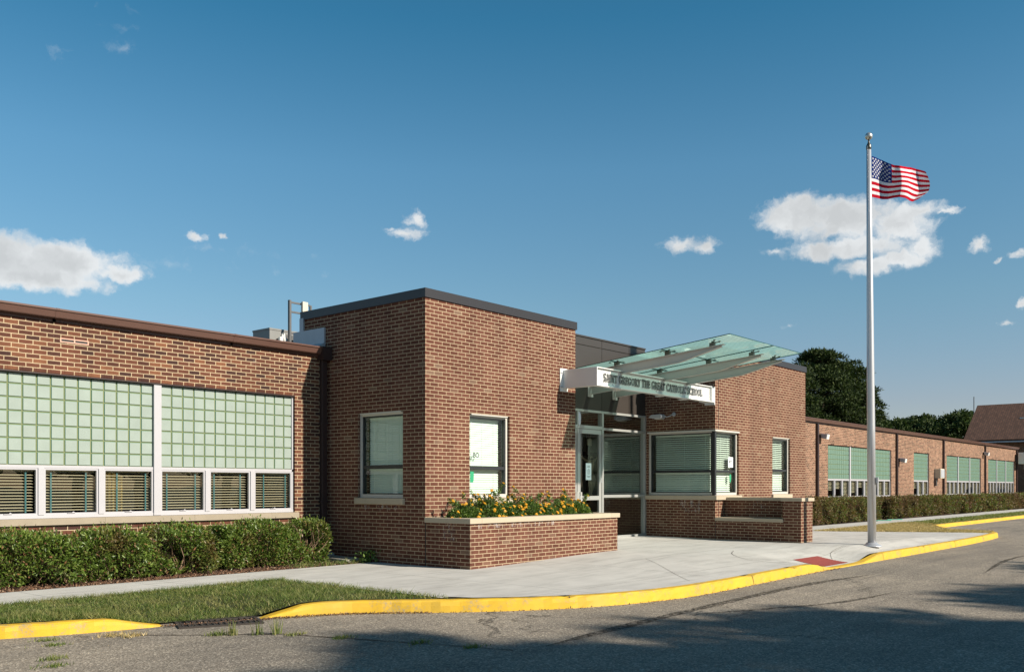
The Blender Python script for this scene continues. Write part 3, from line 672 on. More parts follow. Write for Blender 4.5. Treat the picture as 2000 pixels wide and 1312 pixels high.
def chips(n, gen, sz, rng):
    P = np.array([gen() for _ in range(n)]); N = np.tile([0, 0, 1.0], (n, 1)); return leaves(P, rng.normal(0, 1, (n, 3)) * [1, 1, .25], sz, sz * 0.5, rng, 0.3, 0.1)
V, F = chips(9000, lambda: (rng.uniform(2, 11.2), 12.92 + abs(rng.normal(0, .45)) % 1.3, 0.004 + rng.uniform(0, .02)), 0.035, rng)
tag(rawmesh('mulch', V, F, 'chip', loc=(7, 13.4, 0)), 'brown wood chips and dead leaves under the near hedges', 'mulch', kind='stuff')
def gut():
    s_ = rng.uniform(0, 1) ** 2; i = rng.integers(0, len(K2) - 60); p = K2[i]; return (p[0] + rng.normal(0, .06), p[1] - abs(rng.normal(0, .05)) - 0.01, RZ + 0.004 + rng.uniform(0, .008))
V, F = chips(700, gut, 0.022, rng)
def gut2(): return (rng.uniform(5.2, 7.6), 9.62 - (rng.random()) * 0.05 - 0.30 * 0, 0) 
Q = []
for _ in range(1500):
    u = rng.uniform(5.3, 8.0); f = np.interp(u, K2[:, 0], K2[:, 1]) if u > 6.36 else 9.62 - (u - 5.3) * 0.36
    Q.append((u, f - abs(rng.normal(0, .05)), RZ + 0.005 + rng.uniform(0, .01)))
Q = np.array(Q); V2, F2 = leaves(Q, rng.normal(0, 1, (len(Q), 3)) * [1, 1, .25], 0.022, 0.010, rng, 0.3, 0.1)
V_ = np.concatenate([V, V2]); F_ = np.concatenate([F, F2 + len(V)])
tag(rawmesh('leaf_litter', V_, F_, 'chip', loc=(10, 7, RZ)), 'dead leaves and grit gathered along the foot of the yellow kerb', 'leaf litter', kind='stuff')

# storm drain grate
gr = root('drain_grate', 'rusty iron drain grate in the gap between two yellow kerbs', 'drain', (5.85, 9.33, RZ))
a_ = R(-24); cx_, cy_ = 5.86, 9.36
def rot(x, y): return (cx_ + x * math.cos(a_) - y * math.sin(a_), cy_ + x * math.sin(a_) + y * math.cos(a_))
mb = MB()
def rbox(mb, x0, x1, y0, y1, z0, z1, m=0):
    c = [rot(x0, y0), rot(x1, y0), rot(x1, y1), rot(x0, y1)]
    mb.hexa([(p[0], p[1], z0) for p in c] + [(p[0], p[1], z1) for p in c], m)
for (x0, x1, y0, y1) in ((-.46, .46, -.27, -.23), (-.46, .46, .23, .27), (-.46, -.42, -.23, .23), (.42, .46, -.23, .23)): rbox(mb, x0, x1, y0, y1, RZ + .002, RZ + .018)
mb.build('frame', 'iron', gr)
mb = MB()
for i in range(13): rbox(mb, -.40 + i * .0665 - .011, -.40 + i * .0665 + .011, -.23, .23, RZ + .004, RZ + .014)
rbox(mb, -.42, .42, -.012, .012, RZ + .005, RZ + .016)
mb.build('bars', 'iron', gr)
mb = MB(); rbox(mb, -.42, .42, -.23, .23, RZ + .0008, RZ + .0030); mb.build('pit', 'black', gr)
mb = MB(); 
for i in range(9):
    rbox(mb, -.50 + i * .11, -.42 + i * .11 + .02 * math.sin(i * 1.3), .28 + .02 * math.sin(i * 2.3), .32 + .02 * math.sin(i * 1.7), RZ + .004, RZ + .013 + .006 * math.sin(i * 3.1))
mb.build('broken_collar', 'concrete_block', gr)

# detectable warning mat
rm = root('tactile_mat', 'brick red tactile warning mat set in the plaza at the kerb ramp', 'tactile paving', (18, 6.9, zg(18, 6.9)))
mb = MB(); n = 10
for i in range(n):
    for j in range(4):
        x0, x1 = 17.38 + i * 0.122, 17.38 + (i + 1) * 0.122; y0, y1 = 6.83 + j * 0.16, 6.83 + (j + 1) * 0.16
        mb.poly([(x, y, zg(x, y) + 0.006) for x, y in ((x0, y0), (x1, y0), (x1, y1), (x0, y1))])
mb.build('mat', 'red_tile', rm)
mb = MB()
for i in range(22):
    for j in range(11):
        x, y = 17.41 + i * 0.0555, 6.86 + j * 0.0575; mb.box(x - .011, x + .011, y - .011, y + .011, zg(x, y) + .0062, zg(x, y) + .011)
tag(mb.build('domes', 'red_tile', rm), kind='stuff')

# tar smears on the asphalt
def strip(name, pts, w, z=RZ + 0.004):
    K = cr([(*p, 0) for p in pts], 10); mb = MB(); rg = random.Random(5)
    prev = None
    for i, p in enumerate(K):
        t = K[min(i + 1, len(K) - 1)] - K[max(i - 1, 0)]; t /= np.linalg.norm(t[:2]); f = min(i / 6, (len(K) - 1 - i) / 6, 1) * w * rg.uniform(.75, 1.2) / 2
        q = ((p[0] - t[1] * f, p[1] + t[0] * f, z), (p[0] + t[1] * f, p[1] - t[0] * f, z))
        if prev: mb.poly([prev[0], q[0], q[1], prev[1]])
        prev = q
    kinds(mb.build(name, 'skid', loc=(pts[0][0], pts[0][1], z)))
strip('tyre_mark', [(7.0, 5.55), (9.02, 5.70), (11.04, 5.80), (12.76, 5.87), (14.66, 5.86), (16.7, 5.64)], 0.16)
strip('tyre_mark', [(9.9, 5.62), (11.3, 5.0), (12.5, 4.6), (14.2, 4.45)], 0.09, RZ + 0.005)
strip('tyre_mark', [(18.0, 4.2), (22, 4.6), (27, 4.5), (34, 5.1)], 0.10)

# scored lines in the plaza
def score(pts, w=.012):
    K = cr([(*p, 0) for p in pts], 8); mb = MB(); prev = None
    for i, p in enumerate(K):
        t = K[min(i + 1, len(K) - 1)] - K[max(i - 1, 0)]; t /= np.linalg.norm(t[:2]); f = w / 2
        a = (p[0] - t[1] * f, p[1] + t[0] * f); b = (p[0] + t[1] * f, p[1] - t[0] * f); q = ((*a, zg(*a) + .004), (*b, zg(*b) + .004))
        if prev: mb.poly([prev[0], q[0], q[1], prev[1]])
        prev = q
    kinds(mb.build('score_line', 'soil', loc=(pts[0][0], pts[0][1], .05)))
score([(17.07, 8.59), (16.42, 8.29), (15.98, 7.88), (15.85, 7.5), (16.1, 7.2), (16.9, 6.98), (17.4, 6.95)], .010); score([(20.2, 7.5), (19.3, 7.45), (18.7, 7.2)], .007); score([(12.2, 6.85), (13.3, 7.9), (14.4, 9.0)], .006)

# weeds in the asphalt crack
CRK = cr([(4.76, 9.32, 0), (5.07, 8.95, 0), (5.39, 8.58, 0), (5.81, 8.18, 0), (6.0, 7.72, 0), (6.16, 7.27, 0), (6.35, 6.7, 0), (6.53, 6.18, 0), (6.68, 5.65, 0)], 8)
mb = MB(); rg = random.Random(2); pv = None
for i, p in enumerate(CRK):
    w = 0.008 * rg.uniform(.5, 1.6); dx = rg.uniform(-.012, .012); q = ((p[0] - w + dx, p[1] - w * .5, RZ + .006), (p[0] + w + dx, p[1] + w * .5, RZ + .006))
    if pv: mb.poly([pv[0], pv[1], q[1], q[0]])
    pv = q
kinds(mb.build('asphalt_crack', 'soil', loc=(5.4, 8.6, RZ)))
WEEDS = [((4.62, 9.36), 'brownish flat weed in the asphalt just in front of the drain kerb end', .05, 1), ((4.76, 9.20), 'green and brown weed tuft at the left end of the asphalt crack', .05, 1),
         ((5.39, 8.60), 'yellow green weed mat in the crack in front of the drain grate', .05, 0), ((5.46, 8.50), 'thin upright weed standing in the crack before the drain grate', .14, 2),
         ((5.66, 8.32), 'pair of pale upright weeds in the middle of the asphalt crack', .13, 2), ((5.79, 8.20), 'tallest pale upright weed near the tip of the long yellow kerb', .16, 2),
         ((5.92, 7.98), 'low mossy weed in the crack where the tree shadow begins', .035, 0), ((6.10, 7.45), 'small green weed in the crack just inside the tree shadow', .035, 0),
         ((6.38, 6.62), 'weed in the shaded crack, second from its right end', .04, 0), ((6.56, 6.05), 'weed at the shaded right end of the asphalt crack', .035, 0),
         ((4.06, 9.62), 'tiny weed in the asphalt closest to the short left kerb', .03, 0), ((3.99, 9.26), 'small bright weed alone on the asphalt below the left kerb', .03, 0),
         ((3.66, 8.52), 'small weed on the sunlit asphalt near the lower left corner', .04, 0), ((3.52, 8.18), 'weed nearest the bottom left corner of the asphalt', .035, 0)]
for (x, y), lab, h, ty in WEEDS:
    rg = np.random.default_rng(int(x * 1000)); n = 90 if ty != 2 else 26; sp = (.07, .025) if ty != 2 else (.035, .02)
    P = np.stack([rg.normal(x, sp[0], n), rg.normal(y, sp[1] * 1.6, n), np.full(n, RZ + .003)], 1)
    V, F = blades(P, h, 0.010 if ty != 2 else .013, rg, 0.5 if ty != 2 else .18)
    tag(rawmesh('weed', V, F, 'straw' if ty == 1 else 'grass', loc=(x, y, RZ)), lab, 'weed', 'weeds growing through the asphalt')

# ------------------------------------------------------------------ the school building
SB = root('school_building', 'long single-storey red brick school with a taller entrance block', 'school', (11.3, 11.56, 0.0))
WP = 14.28      # classroom wing face
def part(mb, name, mats, label=None, **k):
    o = mb.build(name, mats, SB, **k)
    if label: o['label'] = label
    return o
# left wing
mb = MB(); wall(mb, 'y', WP, -9.0, 11.30, -0.1, 3.98, [(2.30, 10.55, 0.93, 3.12)], 0.26)
mb.poly([(-9, WP, -.1), (-9, 22, -.1), (-9, 22, 3.98), (-9, WP, 3.98)])
# header row edge over the window, laid a little proud
part(mb, 'wall', 'brick_old', 'old mottled brick wall of the left classroom wing')
mb = MB()
for i in range(41):
    a = 2.2 + i * 0.2045; mb.box(a + .004, a + .2005, WP - 0.004, WP + .05, 3.135, 3.190)
part(mb, 'lintel_course', 'brick_old')
mb = MB(); mb.box(2.30, 10.55, WP + .004, WP + .12, 3.10, 3.118); part(mb, 'steel_lintel', 'downspout')
mb = MB(); mb.poly([(-9, 20, 0), (11.3, 20, 0), (11.3, 20, 3.95), (-9, 20, 3.95)]); mb.poly([(-9, WP + .3, .05), (11.3, WP + .3, .05), (11.3, 20, .05), (-9, 20, .05)])
mb.poly([(11.2, WP + .27, 0), (11.2, 20, 0), (11.2, 20, 3.95), (11.2, WP + .27, 3.95)]); part(mb, 'room', 'dark_in')
def roof_edge(x0, x1):
    mb = MB(); mb.box(x0, x1, WP - .02, 24, 3.985, 4.055); part(mb, 'roof', 'roofing')
    prof = [(WP - .005, 3.90), (WP - .03, 3.90), (WP - .03, 3.945), (WP - .115, 3.95), (WP - .125, 3.962), (WP - .155, 4.04), (WP - .175, 4.055), (WP - .175, 4.082), (WP - .15, 4.085), (WP - .15, 4.07), (WP - .02, 4.068), (WP - .005, 4.06)]
    mb = MB(); mb.prism(prof, x0, x1, 'x'); 
    x = math.ceil(x0 / 3.05) * 3.05
    while x < x1 - .2:
        mb.prism([(p[0] - (.003 if p[0] < WP - .1 else 0), p[1] + (.003 if p[1] > 4.05 else -.003 if p[0] < WP - .1 else 0)) for p in prof], x, x + .05, 'x'); x += 3.05
    part(mb, 'gutter', 'gutter')
roof_edge(-9.2, 11.27)

def classroom_window(u0, u1, npan, near, label):
    """glass block panels above a row of little sashes"""
    fr = AX('y', WP); mw = 0.13; pw = (u1 - u0 - mw * (npan - 1)) / npan
    fr.box(u0, u1, .045, .12, .935, .985); fr.box(u0, u1, .05, .13, 1.690, 1.735); fr.box(u0, u0 + .03, .05, .13, .985, 3.10); fr.box(u1 - .035, u1, .05, .13, .985, 3.10)
    pans = []
    for i in range(npan):
        a = u0 + i * (pw + mw); pans.append((a, a + pw))
        if i < npan - 1: fr.box(a + pw, a + pw + mw, .025, .13, .940, 3.10)
    sash = []
    for a, b in pans:
        a2, b2 = a + (.03 if a == u0 else 0), b - (.035 if b == u1 else 0); n = 3; pt = 0.085; w = (b2 - a2 - pt * (n - 1)) / n
        for j in range(n):
            s0 = a2 + j * (w + pt); sash.append((s0, s0 + w))
            if j < n - 1: fr.box(s0 + w, s0 + w + pt, .035, .13, .985, 1.690)
    win = fr.build('window', 'white_paint', SB); win['label'] = label
    # glass blocks
    for a, b in pans:
        g = MB(); nb = round((b - a) / .2045); bw = (b - a) / nb; z0, z1 = 1.735, 3.10; nr = 7; bh = .2; j = .0075
        g.box(a + .0, b, WP + .085, WP + .12, z0, z1, 2)
        for c in range(nb):
            for r in range(nr):
                x0, x1 = a + c * bw + j, a + (c + 1) * bw - j; q0 = z0 + r * bh + j * .8; q1 = min(z0 + (r + 1) * bh - j * .8, z1 - .003)
                if q1 - q0 < .05: continue
                e = .008; yb, yf = WP + .0855, WP + .070
                o4 = [(x0, yb, q0), (x1, yb, q0), (x1, yb, q1), (x0, yb, q1)]; i4 = [(x0 + e, yf, q0 + e), (x1 - e, yf, q0 + e), (x1 - e, yf, q1 - e), (x0 + e, yf, q1 - e)]
                g.poly(i4, 0)
                for k in range(4): g.poly([o4[k], o4[(k + 1) % 4], i4[(k + 1) % 4], i4[k]], 1)
                g.poly([i4[0], i4[1], i4[2], i4[3]], 0) if False else None
        g.build('glass_block_panel', ['gb_face' if near else 'gb_face_far', 'gb_side', 'gb_mortar'], win)
    for k, (a, b) in enumerate(sash):
        s = AX('y', WP); t = .028; s.box(a, b, .055, .10, .985, 1.012); s.box(a, b, .055, .10, 1.664, 1.690); s.box(a, a + t, .055, .10, 1.012, 1.664); s.box(b - t, b, .055, .10, 1.012, 1.664)
        s.box((a + b) / 2 - .07, (a + b) / 2 + .05, .040, .055, 1.004, 1.012); s.mb.prism([((a + b) / 2 + .0, 1.012), ((a + b) / 2 + .05, 1.012), ((a + b) / 2 + .02, 1.030)], WP + .042, WP + .05, 'y')
        s.build('sash', 'white_paint', win)
        g = MB(); g.poly([(a + t, WP + .078, 1.012), (b - t, WP + .078, 1.012), (b - t, WP + .078, 1.664), (a + t, WP + .078, 1.664)]); g.build('pane', 'pane', win)
        rg = random.Random(int(a * 100))
        if near:
            w = b - a; tp = [(a + w * .18, a + w * .82), (a + w * .16, a + w * .80), (a + w * .3, a + w * .88)][k % 3]
            slats('y', WP, a + t + .004, b - t - .004, 1.02, 1.64, .15, .0445, .046, R(-13), 'blind', 'slat_cream', win, tapes=tp)
        else:
            lo = 1.02 if rg.random() < .6 else rg.uniform(1.15, 1.4)
            slats('y', WP, a + t + .004, b - t - .004, lo, 1.64, .15, .058, .055, R(-24), 'blind', 'slat_cream', win, tapes=(a + (b - a) * .4,))
    s = MB(); x = u0 - .05
    while x < u1 + .03:
        x2 = min(x + 1.55, u1 + .06); s.box(x, x2 - .003, WP - .055, WP + .05, .832, .932); x = x2
    s.build('sill', 'sill_grey', win)
    return sash
sash = classroom_window(2.30, 10.55, 3, True, 'wide window of the left wing with pale glass blocks over six small blinded sashes')
cu = AX('y', WP)
for i in range(9): cu.box(7.06 + i * .035, 7.085 + i * .035, .32 + .02 * (i % 2), .34 + .02 * (i % 2), 1.0, 1.69 - i * .012)
tag(cu.build('curtain', 'curtain', loc=(7.2, WP + .33, 1.0)), 'yellow cloth hanging inside the third small sash from the left', 'curtain')
cu = AX('y', WP); cu.mb.poly([(5.9, WP + .5, .2), (7.0, WP + .5, .2), (7.0, WP + .5, 1.72), (5.9, WP + .5, 1.72)]); cu.mb.box(5.9, 7.0, WP + .5, WP + .52, .2, 1.72)
tag(cu.build('pinboard', 'curtain', loc=(6.4, WP + .5, .2)), 'ochre board standing behind the blind of the second small sash', 'board')

# right wing
RW = [(36.65, 44.40, 3), (47.77, 50.30, 1), (53.50, 60.75, 3), (62.50, 69.60, 3)]
mb = MB(); wall(mb, 'y', WP, 25.93, 70.2, -0.1, 3.98, [(a, b, .93, 3.12) for a, b, n in RW], 0.26)
mb.poly([(70.2, WP, -.1), (70.2, 24, -.1), (70.2, 24, 3.98), (70.2, WP, 3.98)])
part(mb, 'wall', 'brick_far', 'long sunlit brick wall of the right classroom wing')
mb = MB(); mb.poly([(26, 20, 0), (70.1, 20, 0), (70.1, 20, 3.95), (26, 20, 3.95)]); mb.poly([(26, WP + .3, .05), (70.1, WP + .3, .05), (70.1, 20, .05), (26, 20, .05)]); part(mb, 'room', 'dark_in')
for (a, b, n), lb in zip(RW, ('first window of the right wing, partly behind the flagpole', 'narrow single window of the right wing', 'third window of the right wing with two white mullions', 'farthest window of the right wing')):
    classroom_window(a, b, n, False, lb)
roof_edge(25.93, 70.35)
# downspouts
def downspout(x, zt, w, lab=None):
    mb = MB(); y1 = WP - .012; mb.box(x - w / 2, x + w / 2, y1 - .085, y1, .12, zt)
    for z in (1.1, 2.6): mb.box(x - w / 2 - .02, x + w / 2 + .02, y1 - .089, y1 + .008, z, z + .035)
    mb.hexa([(x - w/2, y1 - .20, .03), (x + w/2, y1 - .20, .03), (x + w/2, y1 - .085, .10), (x - w/2, y1 - .085, .10), (x - w/2, y1 - .20, .11), (x + w/2, y1 - .20, .11), (x + w/2, y1 - .085, .18), (x - w/2, y1 - .085, .18)])
    part(mb, 'downspout', 'downspout', lab, bevel=.008)
downspout(11.17, 3.90, .125, 'dark brown downspout in the corner against the entrance block')
for x in (35.45, 45.05, 52.75, 61.6, 70.1): downspout(x, 3.90, .13)
mb = MB(); mb.box(11.06, 11.275, WP - .19, WP - .002, 3.84, 4.09); part(mb, 'gutter_box', 'downspout')

# entrance block, left tower
TZ = 4.74
mb = MB()
wall(mb, 'x', 11.30, 11.56, 15.06, -0.15, TZ, [(12.13, 13.36, 1.205, 2.775)], 0.28)
wall(mb, 'y', 11.56, 11.30, 15.73, -0.15, TZ, [(12.44, 13.58, 1.205, 2.765)], 0.28)
wall(mb, 'x', 15.73, 11.56, 15.06, -0.15, TZ, [], -0.28)
mb.poly([(11.3, 15.06, -.1), (15.73, 15.06, -.1), (15.73, 15.06, TZ), (11.3, 15.06, TZ)])
part(mb, 'wall', 'brick_new', 'brick walls of the left entrance tower')
mb = MB(); mb.poly([(11.5, 11.8, 4.55), (15.6, 11.8, 4.55), (15.6, 15, 4.55), (11.5, 15, 4.55)]); part(mb, 'roof', 'roofing')
def coping(x0, x1, y0, y1):
    mb = MB(); o = .028; w = .34
    for a, b, c, d in ((x0 - o, x1 + o, y0 - o, y0 + w), (x0 - o, x1 + o, y1 - w, y1 + o), (x0 - o, x0 + w, y0 + w, y1 - w), (x1 - w, x1 + o, y0 + w, y1 - w)): mb.box(a, b, c, d, TZ - .012, 4.888)
    part(mb, 'coping', 'bronze', None)
coping(11.30, 15.73, 11.56, 15.06)
mb = MB(); mb.box(11.5, 15.5, 11.85, 14.9, .06, .1); mb.poly([(11.6, 14.8, 0), (15.5, 14.8, 0), (15.5, 14.8, 4.4), (11.6, 14.8, 4.4)]); part(mb, 'room', 'dark_in')
mb = MB(); mb.box(11.292, 11.2995, 11.545, 11.557, -.05, .78); mb.box(15.735, 15.74, 12.3, 12.31, 0, 4.7); part(mb, 'joint_and_shade_strip', 'gasket')  # both strips here are plain joints

# entrance block, right volume
mb = MB()
wall(mb, 'x', 20.43, 10.77, 12.77, -0.1, TZ, [(10.77, 12.69, 1.195, 2.80)], 0.28)
wall(mb, 'x', 20.43, 12.77, 14.6, 3.2, TZ, [], 0.28)
wall(mb, 'y', 10.77, 20.43, 25.93, -0.1, TZ, [(20.43, 21.70, 1.195, 2.80), (23.70, 24.86, 1.205, 2.765)], 0.28)
wall(mb, 'x', 25.93, 10.77, 15.06, -0.1, TZ, [], -0.28)
mb.poly([(20.43, 15.06, 3.2), (25.93, 15.06, 3.2), (25.93, 15.06, TZ), (20.43, 15.06, TZ)])
part(mb, 'wall', 'brick_new', 'brick walls of the right entrance volume')
mb = MB(); mb.poly([(20.6, 11, 4.55), (25.8, 11, 4.55), (25.8, 15, 4.55), (20.6, 15, 4.55)]); part(mb, 'roof', 'roofing')
coping(20.43, 25.93, 10.77, 15.06)
mb = MB(); mb.box(20.60, 20.612, 10.765, 10.768, -.05, 1.09); mb.box(20.60, 20.612, 10.765, 10.768, 2.83, 4.72); mb.box(25.935, 25.94, 12, 12.01, 0, 4.7); part(mb, 'joint_and_shade_strip', 'gasket')  # strips beside the corner paint the flagpole's shadow; the far one is a joint

# clerestory of bronze panels over the glazed entrance
mb = MB(); y = 12.77; xs = [15.735, 17.20, 18.46, 19.66, 20.425]
mb.box(15.735, 20.425, y + .03, y + .25, 3.24, 4.95, 1)
for a, b in zip(xs[:-1], xs[1:]):
    mb.box(a + .007, b - .007, y, y + .029, 3.245, 4.752); mb.box(a + .007, b - .007, y, y + .029, 4.768, 4.95)
mb.box(15.74, 20.42, y - .025, y + .3, 4.951, 4.985)
part(mb, 'metal_panelling', ['panel', 'panel_joint'], 'dark bronze metal panels above the glazed entrance')

# lobby interior
mb = MB()
mb.poly([(15.75, 12.9, .13), (25.8, 12.9, .13), (25.8, 17.5, .13), (15.75, 17.5, .13)]); mb.poly([(20.75, 11.1, .12), (25.6, 11.1, .12), (25.6, 13, .12), (20.75, 13, .12)])
mb.poly([(15.75, 16.6, .1), (25.8, 16.6, .1), (25.8, 16.6, 3.3), (15.75, 16.6, 3.3)]); mb.poly([(15.75, 12.85, 3.26), (25.8, 12.85, 3.26), (25.8, 17.5, 3.26), (15.75, 17.5, 3.26)])
mb.poly([(15.76, 12.8, .1), (15.76, 17.5, .1), (15.76, 17.5, 3.3), (15.76, 12.8, 3.3)]); mb.poly([(25.7, 11, .1), (25.7, 17.5, .1), (25.7, 17.5, 3.3), (25.7, 11, 3.3)])
mb.poly([(15.75, 12.8, 4.9), (20.43, 12.8, 4.9), (20.43, 15, 4.9), (15.75, 15, 4.9)])
part(mb, 'lobby', 'lobby')

# storefront
y = 12.77; fr = AX('y', y)
for x0, x1 in ((15.735, 15.80), (16.50, 16.55), (17.42, 17.46), (18.43, 18.50), (20.365, 20.425)): fr.box(x0, x1, -.03, .10, .20, 3.185)
fr.box(15.735, 20.425, -.032, .10, 3.186, 3.238); fr.box(15.735, 20.425, -.033, .10, .10, .198)
fr.box(16.55, 18.43, -.031, .10, 2.785, 2.865); fr.box(18.50, 20.365, -.031, .10, 2.785, 2.84); fr.box(18.50, 20.365, -.031, .10, 1.145, 1.21); fr.box(15.80, 16.50, -.031, .10, 1.145, 1.21); fr.box(15.80, 16.50, -.031, .10, 2.785, 2.84)
sf = fr.build('storefront', 'alu', SB); sf['label'] = 'silver framed glazing of the school entrance'
def pane(x0, x1, z0, z1, d=.03, mat='pane_dark', par=sf, name='pane'):
    g = MB(); g.poly([(x0, y + d, z0), (x1, y + d, z0), (x1, y + d, z1), (x0, y + d, z1)]); return g.build(name, mat, par)
for x0, x1 in ((15.80, 16.50), (18.50, 20.365)):
    pane(x0, x1, .2, 1.145); pane(x0, x1, 1.21, 2.785); pane(x0, x1, 2.84, 3.186)
for x0, x1 in ((16.55, 17.42), (17.46, 18.43)): pane(x0, x1, 2.865, 3.186)
for x0, x1, hs, lb in ((17.465, 18.425, 1, 'right leaf of the entrance door, with a paper notice'), (16.555, 17.415, -1, 'left leaf of the entrance door')):
    dr = AX('y', y); t = .10
    dr.box(x0, x0 + t, -.012, .04, .215, 2.78); dr.box(x1 - t, x1, -.012, .04, .215, 2.78); dr.box(x0 + t, x1 - t, -.012, .04, 2.67, 2.78); dr.box(x0 + t, x1 - t, -.012, .04, .215, .42); dr.box(x0 + t, x1 - t, -.014, .045, 1.09, 1.19)
    d_ = dr.build('door', 'alu', SB); d_['label'] = lb
    pane(x0 + t, x1 - t, .42, 1.09, .015, 'pane_door', par=d_); pane(x0 + t, x1 - t, 1.19, 2.67, .015, 'pane_door', par=d_)
    h = MB(); hx = x0 + .05 if hs > 0 else x1 - .05
    h.tube([(hx, y - .012, .98), (hx, y - .075, .98), (hx, y - .075, 1.28), (hx, y - .012, 1.28)], .013, 8); h.build('pull_handle', 'white_thing', d_)
    h = MB()
    for z in (.5, 1.5, 2.5): h.box(x1 - .012 if hs > 0 else x0 - .0, x1 + .006 if hs > 0 else x0 + .018, y - .02, y - .0145, z, z + .12)
    h.build('hinge', 'galv', d_)

# framed windows of the entrance block
def block_window(axis, plane, a0, a1, z0, z1, rail, label, tilt_up=R(-62), tilt_lo=R(-62), pitch=.043, mat='pane_green', slat='slat_white', near_post=True, far_post=True, sill=True, sill_ext=(.05, .05), pitch_lo=None, drop=.10):
    f = AX(axis, plane); w = .055
    if near_post: f.box(a0, a0 + w, .055, .17, z0, z1)
    if far_post: f.box(a1 - w, a1, .055, .17, z0, z1)
    b0 = a0 + (w if near_post else 0); b1 = a1 - (w if far_post else 0)
    f.box(b0, b1, .055, .17, z1 - w, z1); f.box(b0, b1, .055, .17, z0, z0 + w + .01)
    f.box(b0 - .0, b1 + .0, .0, .054, z1 - .022, z1 - .002) ; win = f.build('window', 'frame_tan', SB); win['label'] = label
    g = AX(axis, plane); s = .028
    for c, d in ((z0 + w + .01, rail), (rail, z1 - w)):
        g.box(b0, b0 + s, .075, .15, c + (.0 if c != rail else .0), d); g.box(b1 - s, b1, .075, .15, c, d)
    g.box(b0 + s, b1 - s, .073, .15, rail - .03, rail + .03); g.box(b0 + s, b1 - s, .073, .15, z1 - w - .02, z1 - w); g.box(b0 + s, b1 - s, .075, .15, z0 + w + .01, z0 + w + .022)
    g.build('sash', 'gasket', win)
    for c, d in ((z0 + w + .022, rail - .03), (rail + .03, z1 - w - .02)):
        p = MB(); p.poly([f.pt(b0 + s, .10, c), f.pt(b1 - s, .10, c), f.pt(b1 - s, .10, d), f.pt(b0 + s, .10, d)]); p.build('pane', mat, win)
    e0, e1 = b0 + s + .01, b1 - s - .01 - (.03 if far_post else .0)
    slats(axis, plane, e0, e1, rail + .035, z1 - w - .055, .20, pitch, .05, tilt_up, 'blind', slat, win, cords=(e0 + (e1 - e0) * .15, e0 + (e1 - e0) * .5, e0 + (e1 - e0) * .85))
    slats(axis, plane, e0, e1, z0 + w + .03, rail - .065, .20, pitch_lo or pitch, .05, tilt_lo, 'blind', slat, win, cords=(e0 + (e1 - e0) * .15, e0 + (e1 - e0) * .85))
    if sill:
        q = AX(axis, plane); q.box(a0 - sill_ext[0], a1 + sill_ext[1], -.055, .055, z0 - .115, z0 - .004); q.build('sill', 'stone', win, bevel=.006)
    return win
block_window('x', 11.30, 12.13, 13.36, 1.205, 2.775, 1.775, 'window in the shaded left face of the entrance tower', R(-68), R(-60))
block_window('y', 11.56, 12.44, 13.58, 1.205, 2.765, 1.765, 'window in the sunlit front of the entrance tower above the flowers', R(-72), R(-66))
block_window('y', 10.77, 23.70, 24.86, 1.205, 2.765, 1.86, 'small window at the right end of the entrance front', R(-34), R(-56), pitch=.052)
# corner window: shaded side and sunlit side meet at a black post
w1 = block_window('x', 20.43, 10.83, 12.69, 1.195, 2.80, 1.80, 'shaded side of the corner window beside the storefront', R(-44), R(-60), pitch=.053, near_post=False, sill=False)
w2 = block_window('y', 10.77, 20.49, 21.70, 1.195, 2.80, 1.80, 'sunlit side of the corner window', R(-34), R(-56), pitch=.053, near_post=False, sill=False)
mb = MB(); mb.box(20.44, 20.52, 10.78, 10.86, 1.20, 2.78); mb.build('corner_post', 'gasket', w2)
mb = MB(); mb.box(20.372, 20.49, 10.70, 12.76, 1.085, 1.19); mb.box(20.49, 21.76, 10.70, 10.83, 1.085, 1.19); mb.build('sill', 'stone', w2, bevel=.006)
mb = MB(); mb.box(20.40, 20.49, 10.745, 12.70, 2.775, 2.812); mb.box(20.49, 21.70, 10.745, 10.83, 2.775, 2.812); mb.build('head_flashing', 'frame_tan', w2)

# brick vent of the left wing
v_ = root('wall_vent', 'small pink terracotta vent set high in the left brick wall', 'vent', (6.44, WP, 3.64))
mb = MB(); mb.box(6.22, 6.66, WP - .012, WP + .02, 3.605, 3.622); mb.box(6.22, 6.66, WP - .012, WP + .02, 3.655, 3.672); mb.box(6.22, 6.24, WP - .0115, WP + .02, 3.622, 3.655); mb.box(6.64, 6.66, WP - .0115, WP + .02, 3.622, 3.655); mb.box(6.43, 6.45, WP - .0115, WP + .02, 3.622, 3.655)
mb.build('frame', 'terracotta', v_)
mb = MB(); mb.box(6.24, 6.43, WP - .003, WP + .01, 3.622, 3.655); mb.build('opening', 'black', v_); mb = MB(); mb.box(6.45, 6.64, WP - .003, WP + .01, 3.622, 3.655); mb.build('opening', 'black', v_)

